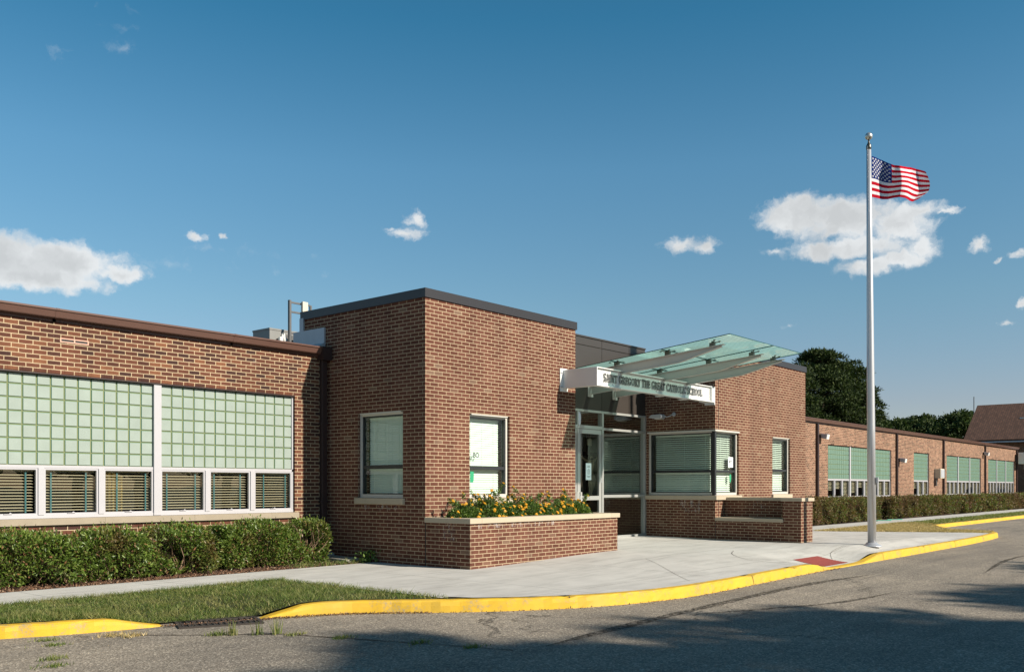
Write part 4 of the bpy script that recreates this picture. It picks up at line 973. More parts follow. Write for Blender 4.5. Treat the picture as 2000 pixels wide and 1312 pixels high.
# lime streaks below sills and coping
def mat_lime():
    t = NT('lime_bloom'); uv = t.uv()
    mp = t.n('ShaderNodeMapping', ins={'Vector': uv}); mp.inputs['Scale'].default_value = (16, 4.5, 1)
    n = t.noise(mp.outputs[0], 1.0, 5, 0.7)
    d = t.n('ShaderNodeBsdfDiffuse'); d.inputs[0].default_value = (0.55, 0.50, 0.47, 1); tr = t.n('ShaderNodeBsdfTransparent')
    m = t.n('ShaderNodeMixShader'); t.l(t.ramp(n, [(0.50, (0, 0, 0)), (0.72, (0.75, 0.75, 0.75))]), m.inputs[0]); t.l(tr.outputs[0], m.inputs[1]); t.l(d.outputs[0], m.inputs[2])
    t.l(m.outputs[0], t.out.inputs[0]); return t.m
MT['lime'] = mat_lime()
def lime(axis, plane, a0, a1, z0, z1):
    x = AX(axis, plane); x.mb.poly([x.pt(a0, -.003, z0), x.pt(a1, -.003, z0), x.pt(a1, -.003, z1), x.pt(a0, -.003, z1)]); x.build('lime_stain', 'lime', SB)
lime('x', 11.30, 12.15, 13.35, .99, 1.09); lime('x', 11.30, 10.85, 11.15, .50, .782); lime('y', 10.49, 11.5, 13.6, .70, .782); lime('x', 20.43, 11.15, 11.75, .78, 1.082); lime('x', 20.93, 9.7, 10.0, .88, 1.05)

# ------------------------------------------------------------------ planter and seat wall
pt = root('planter', 'brick planter box with pale stone coping along the entrance tower', 'planter', (13.5, 11.0, 0))
mb = MB()
wall(mb, 'x', 11.300, 10.49, 11.545, -.15, .783, [], .22); wall(mb, 'y', 10.49, 11.30, 15.72, -.15, .783, [], .22); wall(mb, 'x', 15.72, 10.49, 11.56, -.15, .783, [], -.22)
mb.build('box', 'brick_new', pt)
mb = MB(); mb.box(11.262, 11.56, 10.452, 11.60 - .055, .785, .873); mb.box(11.56, 15.46, 10.452, 10.75, .785, .873); mb.box(15.46, 15.762, 10.452, 11.55, .785, .873)
mb.build('coping', 'stone', pt, bevel=.006)
mb = MB(); mb.poly([(11.5, 10.7, .80), (15.5, 10.7, .80), (15.5, 11.56, .80), (11.5, 11.56, .80)]); mb.build('soil', 'soil', pt)

sw = root('seat_wall', 'brick garden wall with a built-in stone bench beside the corner window', 'wall', (20.75, 9.7, 0))
mb = MB(); X0, X1 = 20.43, 21.10
# base under the bench, back, and end pier, as one masonry skin
wall(mb, 'x', X0, 8.59, 10.768, -.1, 1.07, [(9.03, 10.768, .575, 1.07)], .02, back=False)
mb.poly([(X0, 9.03, .575), (X0 + .5, 9.03, .575), (X0 + .5, 9.03, 1.07), (X0, 9.03, 1.07)])
mb.poly([(X0 + .5, 9.03, .575), (X0 + .5, 10.768, .575), (X0 + .5, 10.768, 1.07), (X0 + .5, 9.03, 1.07)])
mb.poly([(X0, 8.59, -.1), (X1, 8.59, -.1), (X1, 8.59, 1.07), (X0, 8.59, 1.07)]); mb.poly([(X1, 8.59, -.1), (X1, 10.768, -.1), (X1, 10.768, 1.07), (X1, 8.59, 1.07)])
mb.poly([(X0, 10.766, -.1), (X1, 10.766, -.1), (X1, 10.766, .575), (X0, 10.766, .575)])
mb.build('wall', 'brick_new', sw)
mb = MB(); mb.box(X0 - .03, X0 + .498, 9.015, 10.764, .575, .658); mb.build('bench_slab', 'stone', sw, bevel=.006)
mb = MB(); mb.box(X0 + .44, X1 + .03, 9.07, 10.764, 1.07, 1.15); mb.box(X0 - .03, X0 + .163, 8.555, 9.07, 1.07, 1.15); mb.box(X0 + .175, X1 + .03, 8.555, 9.069, 1.07, 1.1498); mb.build('coping', 'stone', sw, bevel=.006)  # gap in the pier coping is shaped after the pole's shadow line
mb = MB(); mb.box(X0 + .163, X0 + .176, 8.586, 8.589, -.05, 1.07); mb.box(X0 - .003, X0, 10.755, 10.765, -.05, .57); mb.build('joint_and_shade_strip', 'gasket', sw)  # dark strip on the pier end stands for the pole's shadow; other is a joint
mb = MB(); 
for yy in (9.3, 9.9, 10.5): mb.box(X0 - .002, X0 + .001, yy, yy + .010, .20, .26)
mb.build('weep_hole', 'black', sw)

# ------------------------------------------------------------------ sign beam with the school's name
sg = root('sign_beam', 'white steel channel carrying the school name in metal letters over the entrance', 'sign', (17.6, 10.8, 3.45))
SX0, SX1, SY, SZ0, SZ1 = 15.28, 20.10, 10.74, 3.455, 3.835
mb = MB()
mb.box(SX0, SX1, SY, SY + .02, SZ0 + .018, SZ1 - .018)                       # web
mb.box(SX0, SX1, SY - .055, SY + .09, SZ1 - .018, SZ1); mb.box(SX0, SX1, SY - .055, SY + .09, SZ0, SZ0 + .018)     # flanges
mb.box(SX1, SX1 + .016, SY - .06, SY + .095, SZ0 - .012, SZ1 + .012)
mb.box(SX0 - .004, SX0 + .016, SY - .0555, 11.54, SZ0 + .002, SZ1 - .002)      # side return to the tower
mb.box(SX0 + .017, SX0 + .14, SY + .091, 11.54, SZ1 - .016, SZ1 - .001); mb.box(SX0 + .017, SX0 + .14, SY + .091, 11.54, SZ0 + .001, SZ0 + .016)
for x in (16.24, 17.96, 19.0): mb.box(x - .05, x + .05, SY + .021, SY + .20, SZ0 - .02, SZ0 - .001)
mb.build('channel', 'sign', sg, bevel=.003)
mb = MB(); mb.box(SX0 - .10, SX0 + .16, 11.541, 11.559, SZ0 - .07, SZ1 + .03); 
mb.build('wall_plate', 'sign', sg, bevel=.003)
mb = MB()
for dx in (-.07, -.045):
    for z in (SZ0 + .02, SZ1 - .06): mb.tube([(SX0 + dx, 11.541, z), (SX0 + dx, 11.525, z)], .012, 8)
mb.build('bolts', 'galv', sg)
mb = MB(); mb.box(SX1 - .30, SX1 + .02, SY + .10, SY + .12, SZ0 - .02, SZ0 + .3); mb.box(20.40, 20.429, SY + .03, SY + .30, SZ0 - .04, SZ1 + .02); mb.box(SX1 + .017, 20.40, SY + .03, SY + .05, SZ0 + .02, SZ1 - .02); mb.build('end_bracket', 'sign', sg)
# condensed roman capitals drawn as thick and thin strokes (unit height, width given)
def arc(cx, cy, rx, ry, a0, a1, n=14): return [(cx + rx * math.cos(R(a0 + (a1 - a0) * i / n)), cy + ry * math.sin(R(a0 + (a1 - a0) * i / n))) for i in range(n + 1)]
TK, TN = .118, .050
def srf(x, y, w=.20): return ([(x - w / 2, y), (x + w / 2, y)], .038)
GL = {
 'S': (.42, [(arc(.22, .745, .165, .225, 35, 250, 12) + arc(.20, .27, .185, .245, 75, -140, 12), .105), ([(.345, .98), (.365, .76)], .045), ([(.05, .24), (.045, .02)], .045)]),
 'A': (.60, [([(.06, .02), (.29, .98)], TN), ([(.54, .02), (.31, 1.0)], TK), ([(.15, .36), (.44, .36)], TN), srf(.06, .02, .20), srf(.54, .02, .20)]),
 'I': (.24, [([(.12, .02), (.12, .98)], TK), srf(.12, .02), srf(.12, .98)]),
 'N': (.62, [([(.11, .02), (.11, .98)], TN), ([(.11, .98), (.51, .02)], TK), ([(.51, .02), (.51, .98)], TN), srf(.11, .02), srf(.09, .98), srf(.52, .98)]),
 'T': (.52, [([(.26, .02), (.26, .96)], TK), ([(.02, .96), (.50, .96)], TN), ([(.035, .96), (.025, .80)], .05), ([(.485, .96), (.495, .80)], .05), srf(.26, .02, .24)]),
 'G': (.64, [(arc(.33, .5, .25, .46, 48, 300, 20), .11), ([(.50, .93), (.53, .74)], .05), ([(.53, .08), (.53, .42)], TK), ([(.42, .43), (.63, .43)], .045)]),
 'R': (.58, [([(.12, .02), (.12, .98)], TK), ([(.12, .955), (.24, .955)] + arc(.24, .735, .185, .22, 88, -88, 10) + [(.12, .515)], .085), ([(.26, .50), (.54, .02)], .13), srf(.11, .02, .22), srf(.07, .98, .12), srf(.53, .02, .12)]),
 'E': (.46, [([(.12, .02), (.12, .98)], TK), ([(.07, .965), (.40, .965)], TN), ([(.12, .51), (.35, .51)], TN), ([(.07, .035), (.42, .035)], TN), ([(.40, .98), (.41, .82)], .045), ([(.42, .02), (.44, .20)], .045), ([(.35, .43), (.35, .59)], .04)]),
 'O': (.68, [(arc(.34, .5, .265, .46, 0, 360, 28), .10)]),
 'Y': (.54, [([(.05, .98), (.27, .48)], TK), ([(.50, .98), (.28, .48)], TN), ([(.275, .02), (.275, .50)], TK), srf(.05, .98, .18), srf(.50, .98, .16), srf(.275, .02)]),
 'H': (.66, [([(.13, .02), (.13, .98)], TK), ([(.53, .02), (.53, .98)], TK), ([(.13, .52), (.53, .52)], TN), srf(.13, .02), srf(.13, .98), srf(.53, .02), srf(.53, .98)]),
 'C': (.58, [(arc(.33, .5, .255, .46, 42, 318, 20), .11), ([(.52, .96), (.55, .74)], .05), ([(.52, .05), (.54, .22)], .045)]),
 'L': (.46, [([(.12, .02), (.12, .98)], TK), ([(.07, .035), (.43, .035)], TN), ([(.42, .02), (.45, .22)], .05), srf(.12, .98, .22)]),
}
def stroke(mb, pts, w, f, y0, y1, closed=False):
    n = len(pts)
    for i in range(n - 1):
        (x0, z0), (x1, z1) = pts[i], pts[i + 1]; dx, dz = x1 - x0, z1 - z0; L = math.hypot(dx, dz) or 1; ex = .012 if n == 2 else .006
        nx, nz = -dz / L * w / 2, dx / L * w / 2; ux, uz = dx / L * ex, dz / L * ex
        q = [f(x0 - ux + nx, z0 - uz + nz), f(x1 + ux + nx, z1 + uz + nz), f(x1 + ux - nx, z1 + uz - nz), f(x0 - ux - nx, z0 - uz - nz)]
        mb.prism(q, y0 + .00005 * i, y1 - .00005 * i, 'y')
def words(txt, x0, length, zbase, h, hbig, y0, y1):
    W = []; first = True
    for ch in txt:
        if ch == ' ': W.append((None, .30, 0)); first = True; continue
        k = hbig if first else h; W.append((ch, GL[ch][0] * k / h + .085, k)); first = False
    sc_ = length / sum(w for _, w, _ in W); mb = MB(); x = x0
    for ch, w, k in W:
        if ch:
            sx = sc_ * k / h
            for pts, sw_ in GL[ch][1]:
                stroke(mb, [(p[0] * sx, p[1] * k) for p in pts], sw_ * k * .92, lambda a, b: (x + a + .02 * sc_, zbase + b), y0, y1)
        x += w * sc_
    return mb
words('SAINT GREGORY THE GREAT CATHOLIC SCHOOL', 15.56, 4.14, 3.568, .152, .162, SY - .030, SY - .012).build('lettering', 'letter', sg)

# ------------------------------------------------------------------ glass canopy
cn = root('glass_canopy', 'pale green glass canopy on three tapered grey steel beams above the entrance', 'canopy', (17.6, 10.4, 3.9))
def zt(v): return 4.165 + (8.42 - v) * .083                      # top edge of the beams
BX = (16.24, 17.96, 19.0)
for x in BX:
    mb = MB(); hb = .185
    out = [(8.42, zt(8.42) - .012), (8.42, zt(8.42) - .035), (9.35, zt(9.35) - hb), (12.72, zt(12.72) - hb), (12.72, zt(12.72) - .012)]
    mb.prism(out, x - .007, x + .007, 'x')
    for a, b in ((0, 0),):
        mb.hexa([(x - .045, 8.36, zt(8.36) - .012), (x + .045, 8.36, zt(8.36) - .012), (x + .045, 12.74, zt(12.74) - .012), (x - .045, 12.74, zt(12.74) - .012),
                 (x - .045, 8.36, zt(8.36)), (x + .045, 8.36, zt(8.36)), (x + .045, 12.74, zt(12.74)), (x - .045, 12.74, zt(12.74))])
        for p, q in ((8.42, 9.35), (9.35, 12.72)):
            zp = zt(8.42) - .035 if p == 8.42 else zt(p) - hb; zq = zt(q) - hb
            mb.hexa([(x - .04, p, zp - .010), (x + .04, p, zp - .010), (x + .04, q, zq - .010), (x - .04, q, zq - .010), (x - .04, p, zp), (x + .04, p, zp), (x + .04, q, zq), (x - .04, q, zq)])
    mb.box(x - .018, x - .008, 10.86, 11.04, zt(10.9) - .17, zt(10.9) - .025); mb.box(x - .10, x + .10, 12.745, 12.765, zt(12.7) - .26, zt(12.7) + .06)
    mb.tube([(x - .018, 10.95, zt(10.95) - .10), (x - .034, 10.95, zt(10.95) - .10)], .022, 10)
    mb.hexa([(x - .03, 10.86, SZ1 + .001), (x + .03, 10.86, SZ1 + .001), (x + .03, 11.0, SZ1 + .001), (x - .03, 11.0, SZ1 + .001), (x - .03, 10.86, zt(10.86) - .19), (x + .03, 10.86, zt(10.86) - .19), (x + .03, 11.0, zt(11.0) - .19), (x - .03, 11.0, zt(11.0) - .19)])
    mb.build('beam', 'beam', cn)
def zgl(v): return 4.315 - (v - 8.10) * .0975
us_ = (15.96, 17.90, 19.32); vs_ = (8.10, 9.62, 10.85, 12.70)
for i in range(2):
    for j in range(3):
        a, b = us_[i] + .006, us_[i + 1] - .006; c, d = vs_[j] + .006, vs_[j + 1] - .006
        g = MB(); g.poly([(a, c, zgl(c)), (b, c, zgl(c)), (b, d, zgl(d)), (a, d, zgl(d))], 0)
        t = .016
        for p, q in (((a, c), (b, c)), ((b, c), (b, d)), ((b, d), (a, d)), ((a, d), (a, c))):
            g.poly([(p[0], p[1], zgl(p[1]) - t), (q[0], q[1], zgl(q[1]) - t), (q[0], q[1], zgl(q[1])), (p[0], p[1], zgl(p[1]))], 1)
        g.build('glass_panel', ['canopy_glass', 'glass_edge'], cn)
for bi, x in enumerate(BX):
    for v, full in ((8.62, False), (9.62, True), (10.85, True)):
        g = MB(); z0 = zt(v); z1 = zgl(v)
        g.box(x - .035, x + .035, v - .05, v + .05, z0 + .001, z0 + .07); g.tube([(x, v, z0 + .07), (x, v, z0 + .10)], .022, 8)
        for sx in (-1, 1):
            if bi == 2 and sx > 0 and full: continue
            for sy in ((-1, 1) if full else (-1,)):
                e = (x + sx * .11, v + sy * .10); ze = zgl(e[1])
                g.tube([(x, v, z0 + .085), (x + sx * .06, v + sy * .055, z0 + .078), (e[0], e[1], z0 + .10)], [.014, .011, .010], 6)
                g.tube([(e[0], e[1], z0 + .08), (e[0], e[1], ze - .018)], .009, 6); g.tube([(e[0], e[1], ze - .026), (e[0], e[1], ze - .017)], .026, 10)
        g.build('spider_fitting', 'steel', cn)

# ------------------------------------------------------------------ wall lamp
wl = root('wall_lamp', 'small grey gooseneck floodlight on the shaded brick above the corner window', 'lamp', (20.43, 11.95, 3.22))
g = MB(); g.tube([(20.428, 11.92, 3.24), (20.395, 11.92, 3.24)], [.055, .045], 14); g.build('back_plate', 'galv', wl)
g = MB(); g.tube([(20.40, 11.92, 3.24), (20.30, 11.95, 3.20), (20.26, 12.03, 3.17), (20.24, 12.10, 3.20), (20.24, 12.15, 3.215)], .012, 8); g.build('arm', 'galv', wl)
g = MB(); hd = [(12.12, 3.14), (12.12, 3.215), (12.16, 3.245), (12.42, 3.235), (12.50, 3.17), (12.36, 3.14)]; g.prism([(p[0], p[1]) for p in hd], 20.14, 20.34, 'x'); g.build('lamp_head', 'galv', wl, bevel=.01)
g = MB(); g.box(20.16, 20.32, 12.15, 12.33, 3.125, 3.139); g.build('lens', 'white_thing', wl)

# ------------------------------------------------------------------ text on notices
def text_mesh(txt, size, f, name, mat, parent=None, loc=(0, 0, 0), thick=0.0):
    cu = bpy.data.curves.new(name, 'FONT'); cu.body = txt; cu.size = size; cu.fill_mode = 'FRONT'; cu.offset = size * .022
    o = bpy.data.objects.new(name, cu); col.objects.link(o); dg = bpy.context.evaluated_depsgraph_get()
    me = bpy.data.meshes.new_from_object(o.evaluated_get(dg)); bpy.data.objects.remove(o)
    mb = MB(); vs = [f(v.co.x, v.co.y) for v in me.vertices]
    for p in me.polygons: mb.poly([vs[i] for i in p.vertices])
    return mb.build(name, mat, parent, loc)
# notice with letters in the sunlit corner window, lettering in the tower window, and green tags
n1 = root('notice', 'white paper with printed letters in the sunlit corner window pane', 'notice', (21.42, 10.868, 1.93))
g = MB(); g.box(21.30, 21.56, 10.862, 10.866, 1.90, 2.16); g.build('paper', 'paper', n1)
text_mesh('PO', .135, lambda x, y: (21.335 + x, 10.8605, 1.985 + y), 'lettering', 'ink', n1)
n2 = root('window_lettering', 'black letters on the glass of the sunny tower window', 'lettering', (12.5, 11.656, 2.0))
text_mesh('BO', .125, lambda x, y: (12.635 + x, 11.655, 1.96 + y), 'lettering', 'ink', n2)
g = MB(); g.prism([(12.56, 1.49), (12.56, 1.695), (12.66, 1.695), (12.655, 1.53), (12.635, 1.49)], 11.655, 11.658, 'y'); tag(g.build('green_tag', 'green_tag', loc=(12.6, 11.656, 1.5)), 'green paper tag stuck on the lower pane of the sunny tower window', 'tag')
g = MB(); g.prism([(21.38, 1.56), (21.37, 1.69), (21.41, 1.735), (21.46, 1.70), (21.46, 1.60), (21.43, 1.50)], 10.862, 10.866, 'y'); tag(g.build('green_tag', 'green_tag', loc=(21.42, 10.865, 1.5)), 'green paper tag on the lower pane of the corner window', 'tag')
n3 = root('door_notice', 'white printed notice taped inside the entrance door glass', 'notice', (17.93, 12.776, 1.6))
g = MB(); g.box(17.80, 18.02, 12.772, 12.776, 1.57, 1.97); g.build('paper', 'paper', n3)
g = MB()
for i, w in enumerate((.10, .12, 0, .06, .12, .11, .12, .08, .0, .12, .10)):
    if w: g.box(17.91 - w / 2, 17.91 + w / 2, 12.7703, 12.7712, 1.90 - i * .027, 1.908 - i * .027)
g.build('print_lines', 'ink', n3)

# ------------------------------------------------------------------ crucifix inside the lobby
cf = root('crucifix', 'pale carved figure on a dark wooden cross seen through the entrance door', 'crucifix', (21.62, 15.4, 1.1))
CXx, CY = 21.63, 15.35
g = MB(); g.box(CXx - .055, CXx + .055, CY + .07, CY + .12, .95, 2.95); g.box(CXx - .62, CXx + .62, CY + .071, CY + .119, 2.30, 2.41); g.build('cross', 'wood', cf)
g = MB(); g.prism([(CXx - .09, 2.60), (CXx + .10, 2.58), (CXx + .10, 2.76), (CXx + .02, 2.81), (CXx - .09, 2.77)], CY + .03, CY + .068, 'y'); g.build('plaque', 'corpus', cf)
me = bpy.data.meshes.new('figure')
J = [(0, 0, 1.72, .085, .07), (0, -.01, 1.86, .075, .06), (0, -.02, 2.02, .105, .075), (0, -.01, 2.13, .095, .06), (-.02, -.03, 2.19, .04, .04), (-.035, -.045, 2.27, .062, .072), (-.035, -.04, 2.335, .045, .055),
     (-.12, 0, 2.14, .045, .045), (-.28, .02, 2.21, .032, .032), (-.44, .04, 2.30, .024, .024), (-.52, .045, 2.335, .028, .016),
     (.12, 0, 2.14, .045, .045), (.28, .02, 2.21, .032, .032), (.44, .04, 2.30, .024, .024), (.52, .045, 2.335, .028, .016),
     (-.055, -.01, 1.66, .066, .066), (-.075, -.06, 1.44, .052, .052), (-.04, .0, 1.22, .036, .036), (-.025, .02, 1.13, .026, .03), (-.03, -.02, 1.08, .022, .022),
     (.055, -.01, 1.66, .066, .066), (.045, -.08, 1.43, .052, .052), (.02, -.02, 1.21, .036, .036), (.015, .0, 1.12, .026, .03), (.02, -.04, 1.07, .022, .022)]
E_ = [(0, 1), (1, 2), (2, 3), (3, 4), (4, 5), (5, 6), (3, 7), (7, 8), (8, 9), (9, 10), (3, 11), (11, 12), (12, 13), (13, 14), (0, 15), (15, 16), (16, 17), (17, 18), (18, 19), (0, 20), (20, 21), (21, 22), (22, 23), (23, 24)]
SCL = .90
me.from_pydata([((CXx + j[0] * SCL) - 21.62, (CY + j[1]) - 15.4, (1.08 + (j[2] - 1.05) * SCL) + .06 - 1.1) for j in J], E_, []); me.materials.append(MT['corpus'])
fo = bpy.data.objects.new('figure', me); col.objects.link(fo); fo.parent = cf; OFF['figure'] = OFF[cf.name]
sk = fo.modifiers.new('skin', 'SKIN')
lay = me.skin_vertices[0].data if me.skin_vertices else None
if lay is None:
    bm = bmesh.new(); bm.from_mesh(me); bm.verts.layers.skin.verify(); bm.to_mesh(me); bm.free(); lay = me.skin_vertices[0].data
for d_, j in zip(lay, J): d_.radius = (j[3] * SCL, j[4] * SCL)
lay[0].use_root = True
ss_ = fo.modifiers.new('sub', 'SUBSURF'); ss_.levels = 2; ss_.render_levels = 2
g = MB(); g.tube([(CXx, CY - .01, 1.745), (CXx + .005, CY - .02, 1.68), (CXx + .01, CY - .03, 1.60), (CXx + .02, CY - .04, 1.52)], [.10, .115, .11, .10], 14); g.tube([(CXx + .09, CY - .05, 1.72), (CXx + .12, CY - .06, 1.60), (CXx + .12, CY - .05, 1.50)], [.03, .035, .02], 8); g.build('loincloth', 'cloth', cf, smooth=True)
g = MB(); g.ball((CXx - .032, CY - .015, 2.245), .066, 12, sz=1.1); g.tube([(CXx - .032, CY - .035, 2.19), (CXx - .035, CY - .075, 2.12)], [.045, .02], 8); g.build('hair', 'wood', cf, smooth=True)

# ------------------------------------------------------------------ flagpole and flag
FX, FY = 20.98, 7.17; fz = zg(FX, FY); RT = Vector((math.sin(AZ), -math.cos(AZ), 0)); FWv = Vector((math.cos(AZ), math.sin(AZ), 0))
fp = root('flagpole', 'tall satin aluminium flagpole with a silver ball standing on the plaza', 'flagpole', (FX, FY, fz))
top = Vector((FX, FY, 8.98)) - RT * .073; bot = Vector((FX, FY, fz + .03))
g = MB(); g.tube([bot.lerp(top, t) for t in (0, .3, .6, .8, 1)], [.092, .087, .074, .062, .050], 28, cap=True); g.build('shaft', 'pole', fp, smooth=True)
g = MB(); pr = [(.215, 0), (.215, .012), (.19, .03), (.14, .055), (.115, .085), (.094, .095)]
g.tube([(FX, FY, fz + p[1]) for p in pr], [p[0] for p in pr], 28); g.build('base_collar', 'pole', fp, smooth=True)
g = MB(); pr = [(.052, -.01), (.056, .03), (.056, .08), (.034, .12), (.020, .16), (.014, .22)]; g.tube([top + Vector((0, 0, p[1])) for p in pr], [p[0] for p in pr], 18); g.build('truck', 'steel', fp, smooth=True)
g = MB(); g.ball(tuple(top + Vector((0, 0, .29))), .082, 24); g.build('finial_ball', 'ball', fp, smooth=True)
g = MB(); g.tube([bot + RT * -.07 + FWv * -.10 + Vector((0, 0, 1.5)), top + RT * -.045 + FWv * -.05 + Vector((0, 0, .06))], .004, 5); g.box(FX - .03, FX + .02, FY - .14, FY - .09, fz + 1.42, fz + 1.55); g.build('halyard', 'pole', fp)
# flag: thirteen stripes, canton, stars, rippling away from the pole
NU, NV = 78, 39
Htop = [(0, 0, 0), (.10, -.02, .02), (.25, -.075, .05), (.36, -.165, .03), (.43, -.25, -.04), (.52, -.285, -.10), (.65, -.27, -.06), (.78, -.245, .04), (.88, -.275, .10), (1.0, -.36, .06)]
Hbot = [(0, -.975, 0), (.10, -.985, .03), (.25, -1.005, .05), (.36, -1.01, .02), (.43, -1.01, -.04), (.52, -1.02, -.09), (.65, -1.04, -.05), (.78, -1.05, .03), (.88, -1.04, .08), (1.0, -.985, .04)]
def flagpt(s, t):
    k = lambda H, c: float(np.interp(s, [q[0] for q in H], [q[c] for q in H]))
    zt_, zb = k(Htop, 1), k(Hbot, 1); z = zt_ + (zb - zt_) * t
    z += .022 * math.sin(9.5 * s + 2.6 * t) * math.sin(math.pi * min(t + .1, 1)) * s
    x = 1.30 * (s - .05 * math.sin(math.pi * s)) + .11 * math.sin(math.pi * t) ** 1.0 * s ** 2 - .0 + (-.13) * max(0, t - .72) / .28 * s ** 4
    dep = k(Htop, 2) * (1 - t) + k(Hbot, 2) * t + .035 * math.sin(11 * s - 2.2 * t) * min(s * 2, 1)
    p = Vector((FX, FY, 8.83)) + RT * (-.008 + x * .943) + FWv * dep * 1.25 + Vector((0, 0, z * .943)); return tuple(p)
g = MB(); VV = [[flagpt(i / NU, j / NV) for j in range(NV + 1)] for i in range(NU + 1)]
cu_ = int(NU * .40)
for i in range(NU):
    for j in range(NV):
        st = int(j / NV * 13 + 1e-6); m = 2 if (i < cu_ and st < 7) else (0 if st % 2 == 0 else 1)
        g.poly([VV[i][j], VV[i + 1][j], VV[i + 1][j + 1], VV[i][j + 1]], m)
for r in range(9):
    for c in range(6 if r % 2 == 0 else 5):
        uc = (c * 2 + (1 if r % 2 == 0 else 2)) / 12 * .40; vc = (r + 1) / 10 * 7 / 13
        for side in (-1, 1):
            pts = []
            for k in range(10):
                rr_ = .033 if k % 2 == 0 else .0135; an = math.pi / 2 + k * math.pi / 5
                p = Vector(flagpt(max(uc + rr_ / 1.3 * math.cos(an), 0), vc - rr_ / .98 * math.sin(an))); pts.append(tuple(p + FWv * .004 * side))
            g.poly(pts, 1)
fl = g.build('flag', ['flag_red', 'flag_white', 'flag_blue'], loc=(FX, FY, 7.9)); tag(fl, 'waving flag with stars and red and white stripes at the top of the pole', 'flag')

# ------------------------------------------------------------------ hedges
def hedge(name, label, u0, u1, v0, v1, h, n, L, Wd, mat, seed, group, gap=0.0, twigs=60):
    rng = np.random.default_rng(seed); o = root(name, label, 'hedge', ((u0 + u1) / 2, (v0 + v1) / 2, 0.0), group)
    a = np.array([u1 - u0, v1 - v0, h]); c = np.array([(u0 + u1) / 2, (v0 + v1) / 2, h / 2])
    A = [a[0] * a[2] * 1.25, a[0] * a[1], a[1] * a[2], a[1] * a[2], a[0] * a[2] * .15]; pr = np.array(A) / sum(A); f = rng.choice(5, n, p=pr)
    q = rng.uniform(-.5, .5, (n, 3)); N = np.zeros((n, 3))
    for k, (ax_, s) in enumerate(((1, -1), (2, 1), (0, -1), (0, 1), (1, 1))):
        m = f == k; q[m, ax_] = .5 * s; N[m, ax_] = s
    # round the box a little, then push in and out by lumps
    P = q * a
    r = .16; e = np.abs(q) * a - (a / 2 - r); e = np.clip(e, 0, None); ln = np.linalg.norm(e, axis=1); k = np.where(ln > r, r / np.maximum(ln, 1e-6), 1)
    P = np.sign(q) * (np.minimum(np.abs(q) * a, a / 2 - r) + e * k[:, None])
    # leave the lower edge straight
    lump = .075 * np.sin(P[:, 0] * 5.1 + P[:, 2] * 4 + seed) + .05 * np.sin(P[:, 0] * 2.3 - P[:, 2] * 6.5 + 1.3 * seed) + .035 * np.sin(P[:, 1] * 9 + P[:, 0] * 11) + .02 * np.sin(P[:, 0] * 23 + P[:, 2] * 19)
    lump = np.where(N[:, 2] > .5, lump * .35, lump); depth = -np.abs(rng.normal(0, .065, n)) + lump + (rng.random(n) < .08) * rng.uniform(0, .10, n)
    hole = np.sin((P[:, 0] + c[0]) * 1.9 + seed * 2.1) * np.sin((P[:, 2] + c[2]) * 5.3 + (P[:, 0] + c[0]) * 3.7 + seed); depth -= np.clip(hole - .35, 0, 1) * .34
    P = P + N * depth[:, None] + c; P[:, 2] = np.maximum(P[:, 2], .03 + rng.uniform(0, .05, n))
    # bare, thin places
    hole = np.sin(P[:, 0] * 1.9 + seed * 2.1) * np.sin(P[:, 2] * 5.3 + P[:, 0] * 3.7 + seed) ; keep = rng.random(n) > np.clip((hole - .5) * 1.2, 0, .5)
    low = (P[:, 2] < .16) & (rng.random(n) < .55); keep &= ~low
    P, N = P[keep], N[keep]
    V, F = leaves(P, N, L, Wd, rng, .85, .22)
    rawmesh('foliage', V, F, mat, o)
    # dark twiggy inside
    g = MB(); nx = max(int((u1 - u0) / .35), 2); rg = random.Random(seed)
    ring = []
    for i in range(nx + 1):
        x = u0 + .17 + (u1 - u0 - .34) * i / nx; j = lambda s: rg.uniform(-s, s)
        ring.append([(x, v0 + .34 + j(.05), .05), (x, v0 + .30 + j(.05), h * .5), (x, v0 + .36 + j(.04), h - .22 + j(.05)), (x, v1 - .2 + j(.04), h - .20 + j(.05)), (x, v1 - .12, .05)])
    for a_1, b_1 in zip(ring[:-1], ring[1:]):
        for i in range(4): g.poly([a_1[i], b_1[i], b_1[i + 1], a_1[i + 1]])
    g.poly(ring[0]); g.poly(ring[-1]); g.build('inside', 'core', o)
    g = MB()
    for i in range(twigs):
        x = rg.uniform(u0 + .15, u1 - .15); y = rg.uniform(v0 + .10, v0 + .45); p = [(x, y + .12, .02)]
        for k in range(4):
            l = p[-1]; p.append((l[0] + rg.uniform(-.14, .14), max(v0 - .04, l[1] + rg.uniform(-.15, .09)), min(l[2] + h * rg.uniform(.16, .27), h + .03)))
        g.tube(p, [.011, .009, .007, .005, .003], 5, cap=False)
    tag(g.build('branches', 'twig', o), kind='stuff')
    return o
hedge('hedge', 'long leafy green hedge at the left edge under the wide window', 1.2, 8.24, 13.22, 14.12, .74, 44000, .060, .024, 'leaf_hedge', 3, 'hedges below the left wing', twigs=170)
hedge('hedge', 'short boxy green hedge beside the brown downspout', 8.50, 10.68, 13.38, 14.14, .78, 19000, .054, .022, 'leaf_hedge', 8, 'hedges below the left wing', twigs=60)
hedge('hedge', 'yellow green and brown hedge behind the flagpole', 29.0, 39.3, 13.0, 13.95, .95, 26000, .075, .034, 'leaf_hedge_dry', 5, 'hedges below the right wing', twigs=60)
hedge('hedge', 'middle hedge of the right wing, below the narrow window', 41.2, 51.8, 13.15, 13.95, .93, 20000, .085, .04, 'leaf_hedge_dry', 6, 'hedges below the right wing', twigs=50)
